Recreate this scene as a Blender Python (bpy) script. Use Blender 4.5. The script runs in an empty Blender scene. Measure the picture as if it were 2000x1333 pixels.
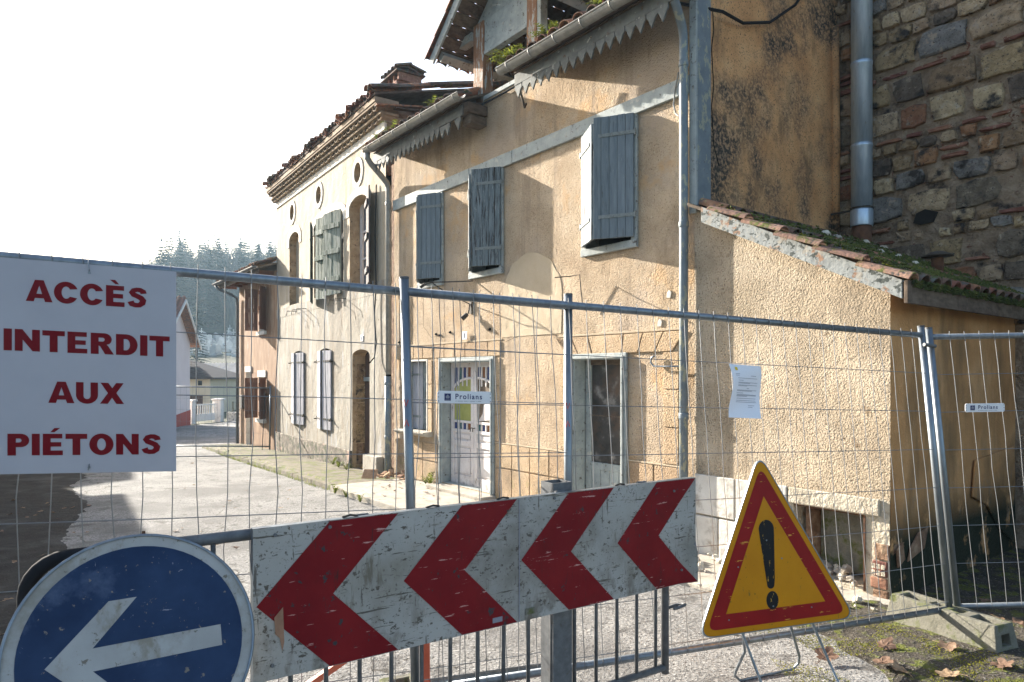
import bpy, math, random
from mathutils import Vector, Matrix, noise as mn
from mathutils.geometry import tessellate_polygon
R = random.Random(7)
sc = bpy.context.scene
COL = sc.collection

# ------------------------------------------------------------------ camera, light, exposure
cam = bpy.data.cameras.new('camera'); cam.lens = 24.0; cam.sensor_width = 36.0
cam.shift_y = 0.0327; cam.clip_start = 0.05; cam.clip_end = 3000
camo = bpy.data.objects.new('camera', cam); COL.objects.link(camo)
camo.location = (0, 0, 1.75); camo.rotation_euler = (math.pi/2, 0, 0)
sc.camera = camo
SUN_AZ, SUN_EL = 49.2, 20.0            # degrees left of the view axis, degrees above the horizon
w = bpy.data.worlds.new('World'); sc.world = w; w.use_nodes = True
sky = w.node_tree.nodes.new('ShaderNodeTexSky'); sky.sky_type = 'NISHITA'; sky.sun_disc = False
sky.sun_elevation = math.radians(SUN_EL); sky.sun_rotation = math.radians(-SUN_AZ)
sky.dust_density = 3.0; sky.air_density = 1.0; sky.ozone_density = 1.0
w.node_tree.links.new(sky.outputs[0], w.node_tree.nodes['Background'].inputs[0])
w.node_tree.nodes['Background'].inputs[1].default_value = 0.09
sl = bpy.data.lights.new('sun', 'SUN'); sl.energy = 5.0; sl.angle = math.radians(0.5); sl.color = (1.0, 0.93, 0.82)
so = bpy.data.objects.new('sun', sl); COL.objects.link(so)
a, e = math.radians(SUN_AZ), math.radians(SUN_EL)
to_sun = Vector((-math.sin(a)*math.cos(e), math.cos(a)*math.cos(e), math.sin(e)))
so.rotation_euler = to_sun.to_track_quat('Z', 'Y').to_euler(); so.location = (-20, 20, 15)
vs = sc.view_settings; vs.view_transform = 'Standard'; vs.look = 'None'; vs.gamma = 1.0
vs.use_curve_mapping = False; vs.exposure = 2.02
sc.cycles.max_bounces = 6

# ------------------------------------------------------------------ materials
def c4(c): return (c[0], c[1], c[2], 1.0)
def mat(name, base, sc=4.0, det=8.0, st=(1,1,1), rgh=0.85, met=0.0, bump=(), lay=(), rnd=0.0, spec=0.4, sss=None, alpha=None, trans=0.0):
    """base: colour or stops [(p,c),...] on a noise; lay: stains or painted pit shade (colour, scale, lo, hi, stretch[, z0, z1]); bump: (scale, metres[, kind])"""
    m = bpy.data.materials.new(name); m.use_nodes = True
    nt = m.node_tree; nd = nt.nodes; L = nt.links.new
    p = nd['Principled BSDF']
    p.inputs['Roughness'].default_value = rgh; p.inputs['Metallic'].default_value = met
    p.inputs['Specular IOR Level'].default_value = spec
    if trans: p.inputs['Transmission Weight'].default_value = trans
    geo = nd.new('ShaderNodeNewGeometry')
    def vec(st):
        if tuple(st) == (1,1,1): return geo.outputs['Position']
        mp = nd.new('ShaderNodeMapping'); mp.inputs['Scale'].default_value = st
        if len(st) == 4: mp.inputs['Scale'].default_value = st[:3]; mp.inputs['Rotation'].default_value = (0, 0, st[3])
        L(geo.outputs['Position'], mp.inputs['Vector']); return mp.outputs[0]
    def noi(s, d, st, r=0.6):
        n = nd.new('ShaderNodeTexNoise'); n.inputs['Scale'].default_value = s; n.inputs['Detail'].default_value = d
        n.inputs['Roughness'].default_value = r; L(vec(st), n.inputs['Vector']); return n.outputs[0]
    def ramp(fac, stops):
        r = nd.new('ShaderNodeValToRGB'); e = r.color_ramp.elements
        e[0].position, e[0].color = stops[0][0], c4(stops[0][1]); e[1].position, e[1].color = stops[-1][0], c4(stops[-1][1])
        for s in stops[1:-1]:
            q = e.new(s[0]); q.color = c4(s[1])
        L(fac, r.inputs[0]); return r.outputs[0]
    def mix(f, a, b, mode='MIX'):
        x = nd.new('ShaderNodeMix'); x.data_type = 'RGBA'; x.blend_type = mode
        if isinstance(f, float): x.inputs[0].default_value = f
        else: L(f, x.inputs[0])
        for i, q in ((6, a), (7, b)):
            if hasattr(q, 'links'): L(q, x.inputs[i])
            else: x.inputs[i].default_value = c4(q)
        return x.outputs[2]
    def rng(f, a, b, c=0.0, d=1.0):
        x = nd.new('ShaderNodeMapRange'); x.inputs[1].default_value = a; x.inputs[2].default_value = b
        x.inputs[3].default_value = c; x.inputs[4].default_value = d; L(f, x.inputs[0]); return x.outputs[0]
    def mul(a, b):
        x = nd.new('ShaderNodeMath'); x.operation = 'MULTIPLY'; L(a, x.inputs[0])
        if hasattr(b, 'links'): L(b, x.inputs[1])
        else: x.inputs[1].default_value = b
        return x.outputs[0]
    if isinstance(base[0], (int, float)): col = mix(1.0, base, base)
    else: col = ramp(noi(sc, det, st), base)
    lays = []
    for l in lay:
        c, s, lo, hi = l[:4]; stt = l[4] if len(l) > 4 else (1,1,1)
        if s == 'crack':
            wn = nd.new('ShaderNodeTexNoise'); wn.inputs['Scale'].default_value = 2.0; wn.inputs['Detail'].default_value = 6.0; L(geo.outputs['Position'], wn.inputs['Vector'])
            vm = nd.new('ShaderNodeVectorMath'); vm.operation = 'MULTIPLY_ADD'; vm.inputs[1].default_value = (.9,.9,.9); L(wn.outputs['Color'], vm.inputs[0]); L(geo.outputs['Position'], vm.inputs[2])
            vo = nd.new('ShaderNodeTexVoronoi'); vo.feature = 'DISTANCE_TO_EDGE'; vo.inputs['Scale'].default_value = stt[0]; L(vm.outputs[0], vo.inputs['Vector'])
            f = rng(vo.outputs[0], lo, hi)
        else: f = rng(noi(s, 7.0, stt, 0.65), lo, hi)
        if len(l) > 5:
            sp = nd.new('ShaderNodeSeparateXYZ'); L(geo.outputs['Position'], sp.inputs[0])
            f = mul(f, rng(sp.outputs[2], l[5], l[6], 1.0, 0.0))
        if len(l) > 7: f = mul(f, rng(noi(l[7], 3.0, (1,1,1)), l[8], l[9]))
        col = mix(f, col, c); lays.append(f)
    if rnd:
        oi = nd.new('ShaderNodeObjectInfo'); f = rng(oi.outputs['Random'], 0.0, 1.0, 1.0-rnd, 1.0+rnd)
        hs = nd.new('ShaderNodeHueSaturation'); L(col, hs.inputs['Color']); L(f, hs.inputs['Value'])
        oh = rng(oi.outputs['Random'], 0.0, 1.0, 0.5-rnd*0.05, 0.5+rnd*0.05); L(oh, hs.inputs['Hue']); col = hs.outputs[0]
    L(col, p.inputs['Base Color'])
    if sss:
        tr = nd.new('ShaderNodeBsdfTranslucent'); L(col, tr.inputs[0]); ms = nd.new('ShaderNodeMixShader'); ms.inputs[0].default_value = sss
        L(p.outputs[0], ms.inputs[1]); L(tr.outputs[0], ms.inputs[2]); L(ms.outputs[0], nd['Material Output'].inputs['Surface'])
    nrm = None
    for b in bump:
        if len(b) > 2 and b[2] == 'v':
            v = nd.new('ShaderNodeTexVoronoi'); v.inputs['Scale'].default_value = b[0]; L(geo.outputs['Position'], v.inputs['Vector']); h = v.outputs[0]
        else:
            h = noi(b[0], 3.0 if b[0] > 20 else 6.0, b[2] if len(b) > 2 and b[2] != 'm' else (1,1,1), 0.6)
            if len(b) > 2 and b[2] == 'm': h = mul(h, rng(noi(1.7, 5.0, (1,1,1)), 0.38, 0.62, 0.45, 1.15))
        bn = nd.new('ShaderNodeBump'); bn.inputs['Strength'].default_value = 1.0; bn.inputs['Distance'].default_value = b[1]
        L(h, bn.inputs['Height'])
        if nrm is not None: L(nrm, bn.inputs['Normal'])
        nrm = bn.outputs[0]
    if nrm is not None: L(nrm, p.inputs['Normal'])
    return m

DK = (0.02, 0.018, 0.015)
MT = {}
MT['roughcast'] = mat('ochre roughcast', [(0.3,(0.41,0.297,0.188)),(0.5,(0.51,0.385,0.257)),(0.7,(0.58,0.455,0.32))], sc=2.2, det=10, rgh=0.95,
    bump=((64,0.034,'m'),(25,.012),(2.0,0.03)), lay=(((0.60,0.50,0.36),64,0.56,0.68),((0.16,0.11,0.065),64,0.43,0.33),((0.46,0.36,0.265),0.9,0.5,0.62),((0.54,0.36,0.20),1.4,0.56,0.64),((0.34,0.255,0.175),1.2,0.56,0.68,(3,3,.25)),((0.22,0.15,0.08),1.3,0.56,0.75,(1.6,1.6,0.5))))  # dark speckle at the bump scale paints shade into the pits
MT['roughcast_block'] = mat('ochre roughcast block', [(0.3,(0.42,0.285,0.165)),(0.6,(0.52,0.375,0.235)),(0.75,(0.58,0.44,0.295))], sc=3, det=10, rgh=0.95,
    bump=((62,0.036,'m'),(2.0,0.02)), lay=(((0.16,0.11,0.06),62,0.44,0.34),((0.6,0.49,0.35),62,0.57,0.68),((0.16,0.13,0.09),4,0.45,0.7,(1,1,.7),0.1,0.8),((0.20,0.21,0.05),7,0.55,0.66,(1,1,1),0.05,0.5)), rnd=0.06)  # fine dark speckle is pit shade put into the colour
MT['trim'] = mat('pale trim', [(0.3,(0.42,0.33,0.22)),(0.7,(0.52,0.42,0.30))], sc=8, rgh=0.95, bump=((60,0.004),))
MT['patch'] = mat('smooth repair plaster', [(0.3,(0.46,0.36,0.24)),(0.7,(0.55,0.45,0.32))], sc=3, rgh=0.95, bump=((60,0.005),(4,0.02)), lay=(((0.25,0.18,0.1),100,0.62,0.72),))
MT['roughcast_lt'] = mat('coarse sandy roughcast', [(0.3,(0.42,0.332,0.225)),(0.5,(0.52,0.418,0.298)),(0.7,(0.59,0.49,0.365))], sc=2.5, det=10, rgh=0.95,
    bump=((66,0.042,'m'),(24,.010),(2.0,0.02)), lay=(((0.12,0.085,0.05),66,0.44,0.34),((0.60,0.51,0.38),66,0.55,0.68),((0.38,0.30,0.21),1.2,0.52,0.66),((0.33,0.26,0.18),1.0,0.56,0.68,(3,3,.22)),((0.30,0.22,0.14),5,0.62,0.68)))  # darkest fine speckle paints the shade of the grain hollows
MT['sidewall'] = mat('brown stained roughcast', [(0.3,(0.50,0.25,0.10)),(0.5,(0.62,0.335,0.145)),(0.7,(0.68,0.41,0.20))], sc=2.5, det=10, rgh=0.95,
    bump=((50,0.010),(2.0,0.03)), lay=(((0.30,0.20,0.125),1.1,0.46,0.66),((0.045,0.038,0.03),26,0.42,0.55,(1,1,1),20,21,1.1,0.44,0.60),((0.05,0.04,0.03),55,0.44,0.36),((0.16,0.10,0.05),3,0.55,0.75,(1,1,.4))))
MT['sidewall_lt'] = mat('damp brown render', [(0.3,(0.40,0.20,0.075)),(0.5,(0.52,0.275,0.11)),(0.7,(0.60,0.35,0.165))], sc=2.2, det=10, rgh=0.95,
    bump=((45,0.010),(2.0,0.03)), lay=(((0.24,0.14,0.06),2,0.48,0.70,(1.5,1.5,.4)),((0.20,0.125,0.06),0.8,0.50,0.68),((0.26,0.20,0.14),5,0.56,0.62,(1,1,.6),0.4,1.0),((0.010,0.015,0.005),4,0.33,0.44,(1,1,1),0.45,0.80)))
MT['plinth_white'] = mat('whitewashed plinth', [(0.3,(0.50,0.47,0.42)),(0.7,(0.68,0.66,0.61))], sc=4, rgh=0.9, bump=((25,0.006),(4,.01)), lay=(((0.28,0.24,0.19),6,0.55,0.72),((0.10,0.09,0.08),9,0.5,0.65,(1,1,1),0.0,0.22)))
MT['cement'] = mat('rough cement render', [(0.3,(0.36,0.31,0.23)),(0.7,(0.56,0.50,0.40))], sc=6, rgh=0.95, bump=((35,0.015),(8,.02)), lay=(((0.2,0.15,0.1),9,0.55,0.7),))
MT['concrete'] = mat('mossy concrete', [(0.3,(0.11,0.105,0.08)),(0.7,(0.21,0.20,0.165))], sc=9, rgh=0.95, bump=((60,0.004),(12,.008)), lay=(((0.085,0.095,0.03),9,0.50,0.62),((0.07,0.065,0.055),40,0.62,0.68)))
MT['slab'] = mat('worn pavement concrete', [(0.3,(0.30,0.265,0.215)),(0.7,(0.44,0.40,0.34))], sc=5, rgh=0.95, bump=((45,0.006),(5,.015)), lay=(((0.15,0.12,0.09),8,0.58,0.7),))
MT['pavement'] = mat('mossy old pavement', [(0.3,(0.085,0.072,0.05)),(0.7,(0.20,0.17,0.13))], sc=9, rgh=0.95, bump=((40,0.012),(6,.02)), lay=(((0.085,0.10,0.018),4,0.48,0.58),((0.19,0.18,0.02),14,0.58,0.64)))
MT['asphalt'] = mat('old asphalt', [(0.3,(0.18,0.175,0.167)),(0.5,(0.25,0.243,0.232)),(0.7,(0.31,0.302,0.29))], sc=1.3, det=12, rgh=0.92,
    bump=((48,0.030),(120,.010),(9,0.012),(1.2,.02)), lay=(((0.48,0.47,0.45),48,0.55,0.66),((0.05,0.046,0.043),48,0.45,0.37),((0.03,0.027,0.025),24,0.36,0.30),((0.11,0.105,0.10),5,0.55,0.66),((0.085,0.08,0.075),2.5,0.58,0.70),((0.03,0.026,0.022),11,0.62,0.66),((0.075,0.068,0.06),'crack',0.004,0.001,(0.22,)),((0.15,0.145,0.14),0.35,0.53,0.60)))
MT['asphalt_dark_shade'] = mat('gritty tarmac with painted shade', [(0.3,(0.018,0.018,0.018)),(0.7,(0.05,0.049,0.047))], sc=4, rgh=0.9, spec=0.08, bump=((60,0.03),(12,.02)), lay=(((0.13,0.127,0.125),60,0.60,0.68),((0.075,0.074,0.073),1.3,0.52,0.62)))  # dark tarmac colour that also carries the shade of the left house
MT['earth'] = mat('mossy gravel verge', [(0.3,(0.03,0.025,0.018)),(0.7,(0.085,0.07,0.052))], sc=5, rgh=0.95, bump=((60,0.03),(14,.03)), lay=(((0.11,0.125,0.016),7,0.52,0.60),((0.25,0.23,0.2),60,0.58,0.62)))
MT['galv'] = mat('galvanised steel', [(0.3,(0.15,0.175,0.20)),(0.7,(0.25,0.28,0.31))], sc=30, st=(1,1,.2), rgh=0.42, met=0.75, lay=(((0.18,0.19,0.2),60,0.6,0.7),))
MT['galv_dark'] = mat('weathered galvanised steel', [(0.3,(0.085,0.09,0.095)),(0.7,(0.16,0.165,0.17))], sc=25, rgh=0.62, met=0.3, lay=(((0.10,0.09,0.08),40,0.58,0.7),))
MT['wire'] = mat('fence wire', (0.22,0.225,0.23), rgh=0.5, met=0.5)
MT['zinc'] = mat('zinc', [(0.3,(0.20,0.20,0.19)),(0.7,(0.32,0.315,0.295))], sc=12, rgh=0.55, met=0.3, lay=(((0.24,0.2,0.15),9,0.6,0.75),))
MT['flue'] = mat('bright galvanised flue', [(0.3,(0.36,0.47,0.58)),(0.7,(0.52,0.63,0.74))], sc=18, st=(2,2,.3), rgh=0.36, met=0.55, lay=(((0.3,0.3,0.3),30,0.62,0.72,(1,1,.3)),))
MT['rust'] = mat('rust', [(0.3,(0.06,0.03,0.018)),(0.7,(0.16,0.07,0.035))], sc=15, rgh=0.9, bump=((60,.003),))
MT['pipe_paint'] = mat('flaking blue grey pipe paint', [(0.3,(0.12,0.155,0.185)),(0.7,(0.185,0.225,0.25))], sc=8, rgh=0.55, lay=(((0.30,0.31,0.24),14,0.55,0.58,(1,1,.5)),((0.10,0.05,0.03),25,0.66,0.69)))
MT['shutter'] = mat('grey blue shutter paint', [(0.3,(0.105,0.135,0.155)),(0.7,(0.17,0.205,0.225))], sc=9, st=(3,3,.4), rgh=0.7, bump=((40,.003,(4,4,.25)),), lay=(((0.035,0.035,0.035),14,0.60,0.68,(4,4,.22)),((0.30,0.32,0.32),22,0.66,0.7,(3,3,.3))), rnd=0.12)
MT['shutter_worn'] = mat('peeling shutter paint', [(0.3,(0.12,0.155,0.175)),(0.7,(0.20,0.235,0.25))], sc=9, st=(3,3,.4), rgh=0.75, bump=((40,.004,(4,4,.25)),), lay=(((0.03,0.028,0.026),16,0.50,0.58,(4,4,.22)),((0.5,0.5,0.47),26,0.62,0.66,(4,4,.25))), rnd=0.12)
MT['grey_wood'] = mat('grey painted timber', [(0.3,(0.24,0.27,0.265)),(0.7,(0.38,0.41,0.40))], sc=7, rgh=0.75, bump=((30,.004),), lay=(((0.10,0.085,0.07),18,0.58,0.66),((0.48,0.47,0.42),9,0.60,0.68)), rnd=0.06)
MT['valance'] = mat('dark grey valance paint', [(0.3,(0.085,0.092,0.09)),(0.7,(0.155,0.165,0.16))], sc=9, rgh=0.75, bump=((30,.003),), lay=(((0.10,0.06,0.04),10,0.6,0.68),((0.36,0.36,0.33),14,0.62,0.68)), rnd=0.12)
MT['peel_wood'] = mat('peeling painted board', [(0.3,(0.22,0.235,0.23)),(0.7,(0.33,0.345,0.335))], sc=7, rgh=0.8, bump=((25,.005),), lay=(((0.27,0.155,0.095),6,0.57,0.60),((0.05,0.06,0.055),18,0.54,0.58,(1,1,1.4)),((0.30,0.28,0.24),9,0.54,0.6)))
MT['old_wood'] = mat('bare old timber', [(0.3,(0.06,0.042,0.03)),(0.7,(0.17,0.125,0.09))], sc=8, st=(1,1,3), rgh=0.9, bump=((30,.006),), rnd=0.2)
MT['brown_wood'] = mat('flaking brown timber', [(0.3,(0.20,0.09,0.045)),(0.7,(0.33,0.19,0.11))], sc=8, st=(3,3,.5), rgh=0.85, bump=((30,.006),), lay=(((0.40,0.42,0.40),11,0.52,0.57,(2,2,.4)),))
MT['white_wood'] = mat('white door paint', [(0.3,(0.55,0.50,0.49)),(0.7,(0.68,0.64,0.62))], sc=6, rgh=0.6, lay=(((0.26,0.2,0.15),14,0.62,0.7),((0.2,0.14,0.1),8,0.45,0.62,(1,1,1),0.05,0.4)), bump=((20,.002),))
MT['grey_shutter_b'] = mat('silvered shutter boards', [(0.3,(0.05,0.04,0.043)),(0.5,(0.12,0.10,0.105)),(0.7,(0.27,0.24,0.24))], sc=10, st=(4,4,.2), rgh=0.9, bump=((30,.006,(4,4,.2)),), lay=(((0.035,0.06,0.045),9,0.54,0.62,(2,2,.2)),), rnd=0.15)
MT['green_shutter_b'] = mat('worn green shutter boards', [(0.3,(0.08,0.105,0.08)),(0.5,(0.22,0.25,0.21)),(0.7,(0.42,0.44,0.40))], sc=10, st=(4,4,.2), rgh=0.9, bump=((30,.006,(4,4,.2)),), lay=(((0.02,0.05,0.028),7,0.5,0.6,(2,2,.2)),), rnd=0.15)
MT['white_shutter_b'] = mat('chalky shutter boards', [(0.3,(0.30,0.30,0.35)),(0.7,(0.52,0.51,0.53))], sc=10, st=(4,4,.2), rgh=0.9, bump=((30,.006,(4,4,.2)),), lay=(((0.12,0.11,0.13),12,0.56,0.64,(4,4,.2)),), rnd=0.1)
MT['green_wood'] = mat('dark green paint', [(0.3,(0.012,0.028,0.014)),(0.7,(0.05,0.075,0.05))], sc=10, st=(4,4,.3), rgh=0.8, lay=(((0.2,0.2,0.2),14,0.58,0.66,(4,4,.2)),))
MT['brown_shutter'] = mat('brown varnished boards', [(0.3,(0.13,0.055,0.03)),(0.7,(0.22,0.10,0.055))], sc=9, st=(3,3,.4), rgh=0.6, rnd=0.1)
MT['brown_door'] = mat('dark brown door', [(0.3,(0.07,0.038,0.028)),(0.7,(0.12,0.07,0.05))], sc=7, st=(3,3,.4), rgh=0.75, bump=((20,.004),))
MT['iron'] = mat('dark iron', [(0.3,(0.03,0.028,0.026)),(0.7,(0.09,0.075,0.06))], sc=30, rgh=0.7, met=0.4)
MT['hinge'] = mat('painted iron strap', [(0.3,(0.15,0.17,0.165)),(0.7,(0.24,0.26,0.25))], sc=30, rgh=0.6, lay=(((0.10,0.06,0.04),50,0.6,0.66),))
MT['cable'] = mat('black cable', (0.014,0.014,0.016), rgh=0.85, spec=0.15)
MT['tile'] = mat('canal tile', [(0.3,(0.13,0.055,0.035)),(0.5,(0.24,0.10,0.06)),(0.7,(0.33,0.17,0.11))], sc=9, rgh=0.9, bump=((40,.006),), lay=(((0.09,0.085,0.075),12,0.50,0.60),((0.30,0.28,0.10),30,0.62,0.66)), rnd=0.3)
MT['tile_dark'] = mat('old dark canal tile', [(0.3,(0.07,0.045,0.035)),(0.7,(0.18,0.10,0.07))], sc=9, rgh=0.95, bump=((40,.006),), lay=(((0.10,0.10,0.09),10,0.5,0.6),((0.05,0.07,0.015),12,0.56,0.62)), rnd=0.3)
MT['tile_pale'] = mat('pale pinkish tile edge', [(0.3,(0.20,0.11,0.075)),(0.7,(0.36,0.22,0.16))], sc=9, rgh=0.9, bump=((40,.006),), lay=(((0.10,0.11,0.02),10,0.52,0.60),((0.08,0.07,0.06),16,0.56,0.62)), rnd=0.15)  # paler, pinker tile colour for the verge row
MT['genoise'] = mat('limewashed eaves tile', [(0.3,(0.22,0.16,0.105)),(0.7,(0.38,0.295,0.205))], sc=10, rgh=0.95, bump=((40,.006),), lay=(((0.14,0.10,0.07),14,0.58,0.7),), rnd=0.1)
MT['plaster_b'] = mat('pale old lime plaster', [(0.3,(0.32,0.26,0.185)),(0.5,(0.43,0.365,0.275)),(0.7,(0.50,0.44,0.35))], sc=1.6, det=10, st=(1,1,.5), rgh=0.95, bump=((45,.008),(14,0.006),(3,.03)), lay=(((0.30,0.23,0.15),1.6,0.56,0.72,(2.4,2.4,.25)),((0.18,0.14,0.10),30,0.66,0.7)))
MT['plaster_b_low'] = mat('grey lime plaster', [(0.3,(0.22,0.19,0.15)),(0.5,(0.31,0.28,0.23)),(0.7,(0.40,0.37,0.315))], sc=1.4, det=10, st=(1,1,.5), rgh=0.95, bump=((45,.008),(14,0.006),(3,.03)), lay=(((0.20,0.155,0.11),1.6,0.50,0.68,(2.4,2.4,.25)),((0.33,0.33,0.33),2.5,0.56,0.66,(2,2,.5)),((0.12,0.09,0.06),9,0.66,0.69)))
MT['white_plaster'] = mat('white painted surround', [(0.3,(0.60,0.56,0.49)),(0.7,(0.74,0.71,0.65))], sc=6, rgh=0.95, bump=((14,.012),), lay=(((0.40,0.33,0.25),8,0.6,0.72),))
MT['plinth_b'] = mat('flaking damp plinth', [(0.3,(0.07,0.058,0.045)),(0.5,(0.17,0.14,0.11)),(0.7,(0.38,0.33,0.27))], sc=9, det=10, rgh=0.95, bump=((20,.02),), lay=(((0.06,0.07,0.03),7,0.5,0.6),((0.42,0.29,0.22),4,0.60,0.66)))
MT['reveal_stone'] = mat('bare reveal stone', [(0.3,(0.24,0.17,0.10)),(0.7,(0.44,0.34,0.22))], sc=7, rgh=0.95, bump=((16,.02),), lay=(((0.12,0.08,0.05),12,0.58,0.66),))
MT['brown_wall'] = mat('brown scratched render', [(0.3,(0.22,0.125,0.07)),(0.5,(0.30,0.18,0.105)),(0.7,(0.40,0.27,0.17))], sc=4, det=10, st=(1.5,1.5,.4), rgh=0.95, bump=((25,.01),), lay=(((0.52,0.44,0.35),6,0.60,0.70,(1.5,1.5,.3)),))
MT['brick_edge'] = mat('rough brick quoin', [(0.3,(0.09,0.055,0.035)),(0.5,(0.22,0.13,0.08)),(0.7,(0.36,0.26,0.17))], sc=9, det=8, rgh=0.95, bump=((18,.03),))
MT['mortar'] = mat('rubble wall mortar', [(0.3,(0.21,0.15,0.10)),(0.5,(0.34,0.255,0.175)),(0.7,(0.47,0.375,0.28))], sc=7, det=10, rgh=0.97, bump=((38,.05),(11,.07)), lay=(((0.05,0.04,0.035),3,0.55,0.66),((0.18,0.08,0.05),10,0.62,0.66)))
for i, (lo_, hi_) in enumerate((((0.19,0.13,0.07),(0.40,0.285,0.165)), ((0.15,0.14,0.125),(0.29,0.275,0.255)), ((0.22,0.10,0.05),(0.38,0.205,0.11)), ((0.30,0.215,0.13),(0.52,0.40,0.26)), ((0.09,0.07,0.05),(0.22,0.175,0.13)))):
    MT['stone%d' % i] = mat('rubble stone', [(0.3,lo_),(0.7,hi_)], sc=11, det=9, rgh=0.95, bump=((45,.025),(12,.05)), lay=(((0.035,0.03,0.027),5,0.54,0.64),((0.40,0.33,0.25),9,0.58,0.66),((0.05,0.04,0.035),40,0.42,0.36)), rnd=0.2)
MT['brick'] = mat('red brick', [(0.3,(0.15,0.065,0.045)),(0.7,(0.29,0.145,0.10))], sc=12, rgh=0.95, bump=((30,.008),), lay=(((0.34,0.28,0.21),14,0.6,0.66),), rnd=0.25)
MT['moss'] = mat('roof moss', [(0.3,(0.018,0.026,0.006)),(0.5,(0.055,0.07,0.012)),(0.7,(0.12,0.125,0.02))], sc=9, rgh=0.95)
MT['moss_bright'] = mat('bright yellow moss', [(0.3,(0.13,0.14,0.015)),(0.7,(0.26,0.24,0.02))], sc=9, rgh=0.95, sss=0.3)  # paler, yellower moss colour than the roof moss
MT['leaf_green'] = mat('fern green', [(0.3,(0.045,0.075,0.015)),(0.7,(0.18,0.19,0.03))], sc=20, rgh=0.6, sss=0.55)
MT['leaf_dry'] = mat('dry leaf', [(0.3,(0.15,0.088,0.052)),(0.7,(0.36,0.245,0.165))], sc=30, rgh=0.7, rnd=0.25, sss=0.3)
MT['dark'] = mat('unlit interior', (0.012,0.011,0.010), rgh=1.0)
MT['dusty_glass'] = mat('dusty dark glass', [(0.35,(0.022,0.02,0.019)),(0.55,(0.055,0.05,0.045)),(0.75,(0.30,0.28,0.26))], sc=5, det=10, rgh=0.45, lay=(((0.09,0.055,0.035),3,0.5,0.65),))
MT['yellow_glass'] = mat('yellow cathedral glass', [(0.3,(0.27,0.28,0.075)),(0.7,(0.36,0.37,0.12))], sc=6, rgh=0.25)
MT['blue_glass'] = mat('blue coloured glass', (0.02,0.04,0.15), rgh=0.2, spec=0.6)
MT['teal_glass'] = mat('teal coloured glass', (0.015,0.09,0.10), rgh=0.2, spec=0.6)
MT['amber_glass'] = mat('amber coloured glass', (0.22,0.08,0.025), rgh=0.25, spec=0.6)
MT['pane'] = mat('window pane', (0.05,0.07,0.10), rgh=0.08, spec=0.7)
MT['sign_white'] = mat('white sign panel', (0.40,0.395,0.43), rgh=0.35, lay=(((0.36,0.355,0.39),3,0.45,0.75),), spec=0.12)
MT['sign_red'] = mat('red vinyl lettering', (0.155,0.004,0.010), rgh=0.4, spec=0.12)
SCR = (((0.24,0.225,0.19),3,0.44,0.70),((0.17,0.155,0.13),1.3,0.52,0.70),((0.12,0.105,0.085),70,0.60,0.66),((0.10,0.09,0.075),4,0.62,0.635,(1,1,14)),((0.10,0.09,0.075),3,0.625,0.637,(5,5,11)),((0.20,0.18,0.15),9,0.60,0.66,(1,1,6)),((0.10,0.085,0.07),26,0.61,0.65),((0.13,0.115,0.10),6,0.625,0.65,(9,9,1)),((0.14,0.12,0.095),11,0.50,0.62,(1,1,.5),0.74,0.98),((0.05,0.045,0.04),10,0.64,0.66,(2,2,9)),((0.16,0.14,0.11),12,0.56,0.66,(3,3,.5),5,6,3,0.5,0.6))
MT['chev_white'] = mat('scuffed white reflective film', [(0.3,(0.32,0.31,0.285)),(0.7,(0.43,0.42,0.395))], sc=6, rgh=0.45, lay=SCR, bump=((9,.004),), spec=0.12)
MT['chev_red'] = mat('scuffed red reflective film', [(0.3,(0.145,0.007,0.011)),(0.7,(0.20,0.012,0.015))], sc=6, rgh=0.4, bump=((9,.004),), lay=(((0.12,0.01,0.012),4,0.55,0.72),((0.04,0.045,0.05),26,0.635,0.65),((0.50,0.30,0.27),8,0.645,0.66,(1,1,9)),((0.08,0.02,0.02),6,0.63,0.65,(9,9,1))), spec=0.12)
MT['tri_yellow'] = mat('yellow film', [(0.3,(0.45,0.175,0.003)),(0.7,(0.55,0.23,0.005))], sc=4, rgh=0.4, lay=(((0.22,0.13,0.01),45,0.655,0.67),((0.2,0.12,0.02),9,0.655,0.665,(6,6,1))), spec=0.12)
MT['tri_red'] = mat('red film', [(0.3,(0.21,0.006,0.008)),(0.7,(0.28,0.010,0.011))], sc=5, rgh=0.4, lay=(((0.62,0.32,0.05),14,0.645,0.66,(1,1,5)),((0.08,0.02,0.02),60,0.66,0.67)), spec=0.12)
MT['tri_black'] = mat('black film', (0.012,0.012,0.014), rgh=0.45, lay=(((0.5,0.3,0.05),16,0.63,0.645,(5,5,1)),), spec=0.12)
MT['blue_film'] = mat('scuffed blue film', [(0.3,(0.009,0.022,0.060)),(0.7,(0.022,0.045,0.100))], sc=7, rgh=0.4, lay=(((0.09,0.12,0.19),5,0.56,0.75),((0.30,0.31,0.33),22,0.69,0.71,(1,1,4)),((0.25,0.26,0.29),12,0.69,0.71,(7,7,1)),((0.2,0.17,0.13),50,0.65,0.67)), spec=0.12)
MT['blue_white'] = mat('dull white film', [(0.3,(0.31,0.30,0.28)),(0.7,(0.40,0.39,0.37))], sc=8, rgh=0.45, lay=(((0.22,0.20,0.16),5,0.48,0.68),((0.24,0.215,0.17),11,0.54,0.64,(1,1,.4)),((0.16,0.14,0.11),40,0.63,0.65)), spec=0.12)
MT['plate_white'] = mat('plate white', (0.70,0.70,0.72), rgh=0.3)
MT['navy'] = mat('navy ink', (0.010,0.016,0.10), rgh=0.4)
MT['ink_grey'] = mat('grey ink', (0.22,0.22,0.26), rgh=0.5)
MT['paper'] = mat('paper', (0.80,0.80,0.84), rgh=0.8)
MT['ink'] = mat('ink', (0.25,0.25,0.30), rgh=0.8)
MT['ink_yellow'] = mat('yellow ink', (0.7,0.5,0.03), rgh=0.8)
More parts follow.
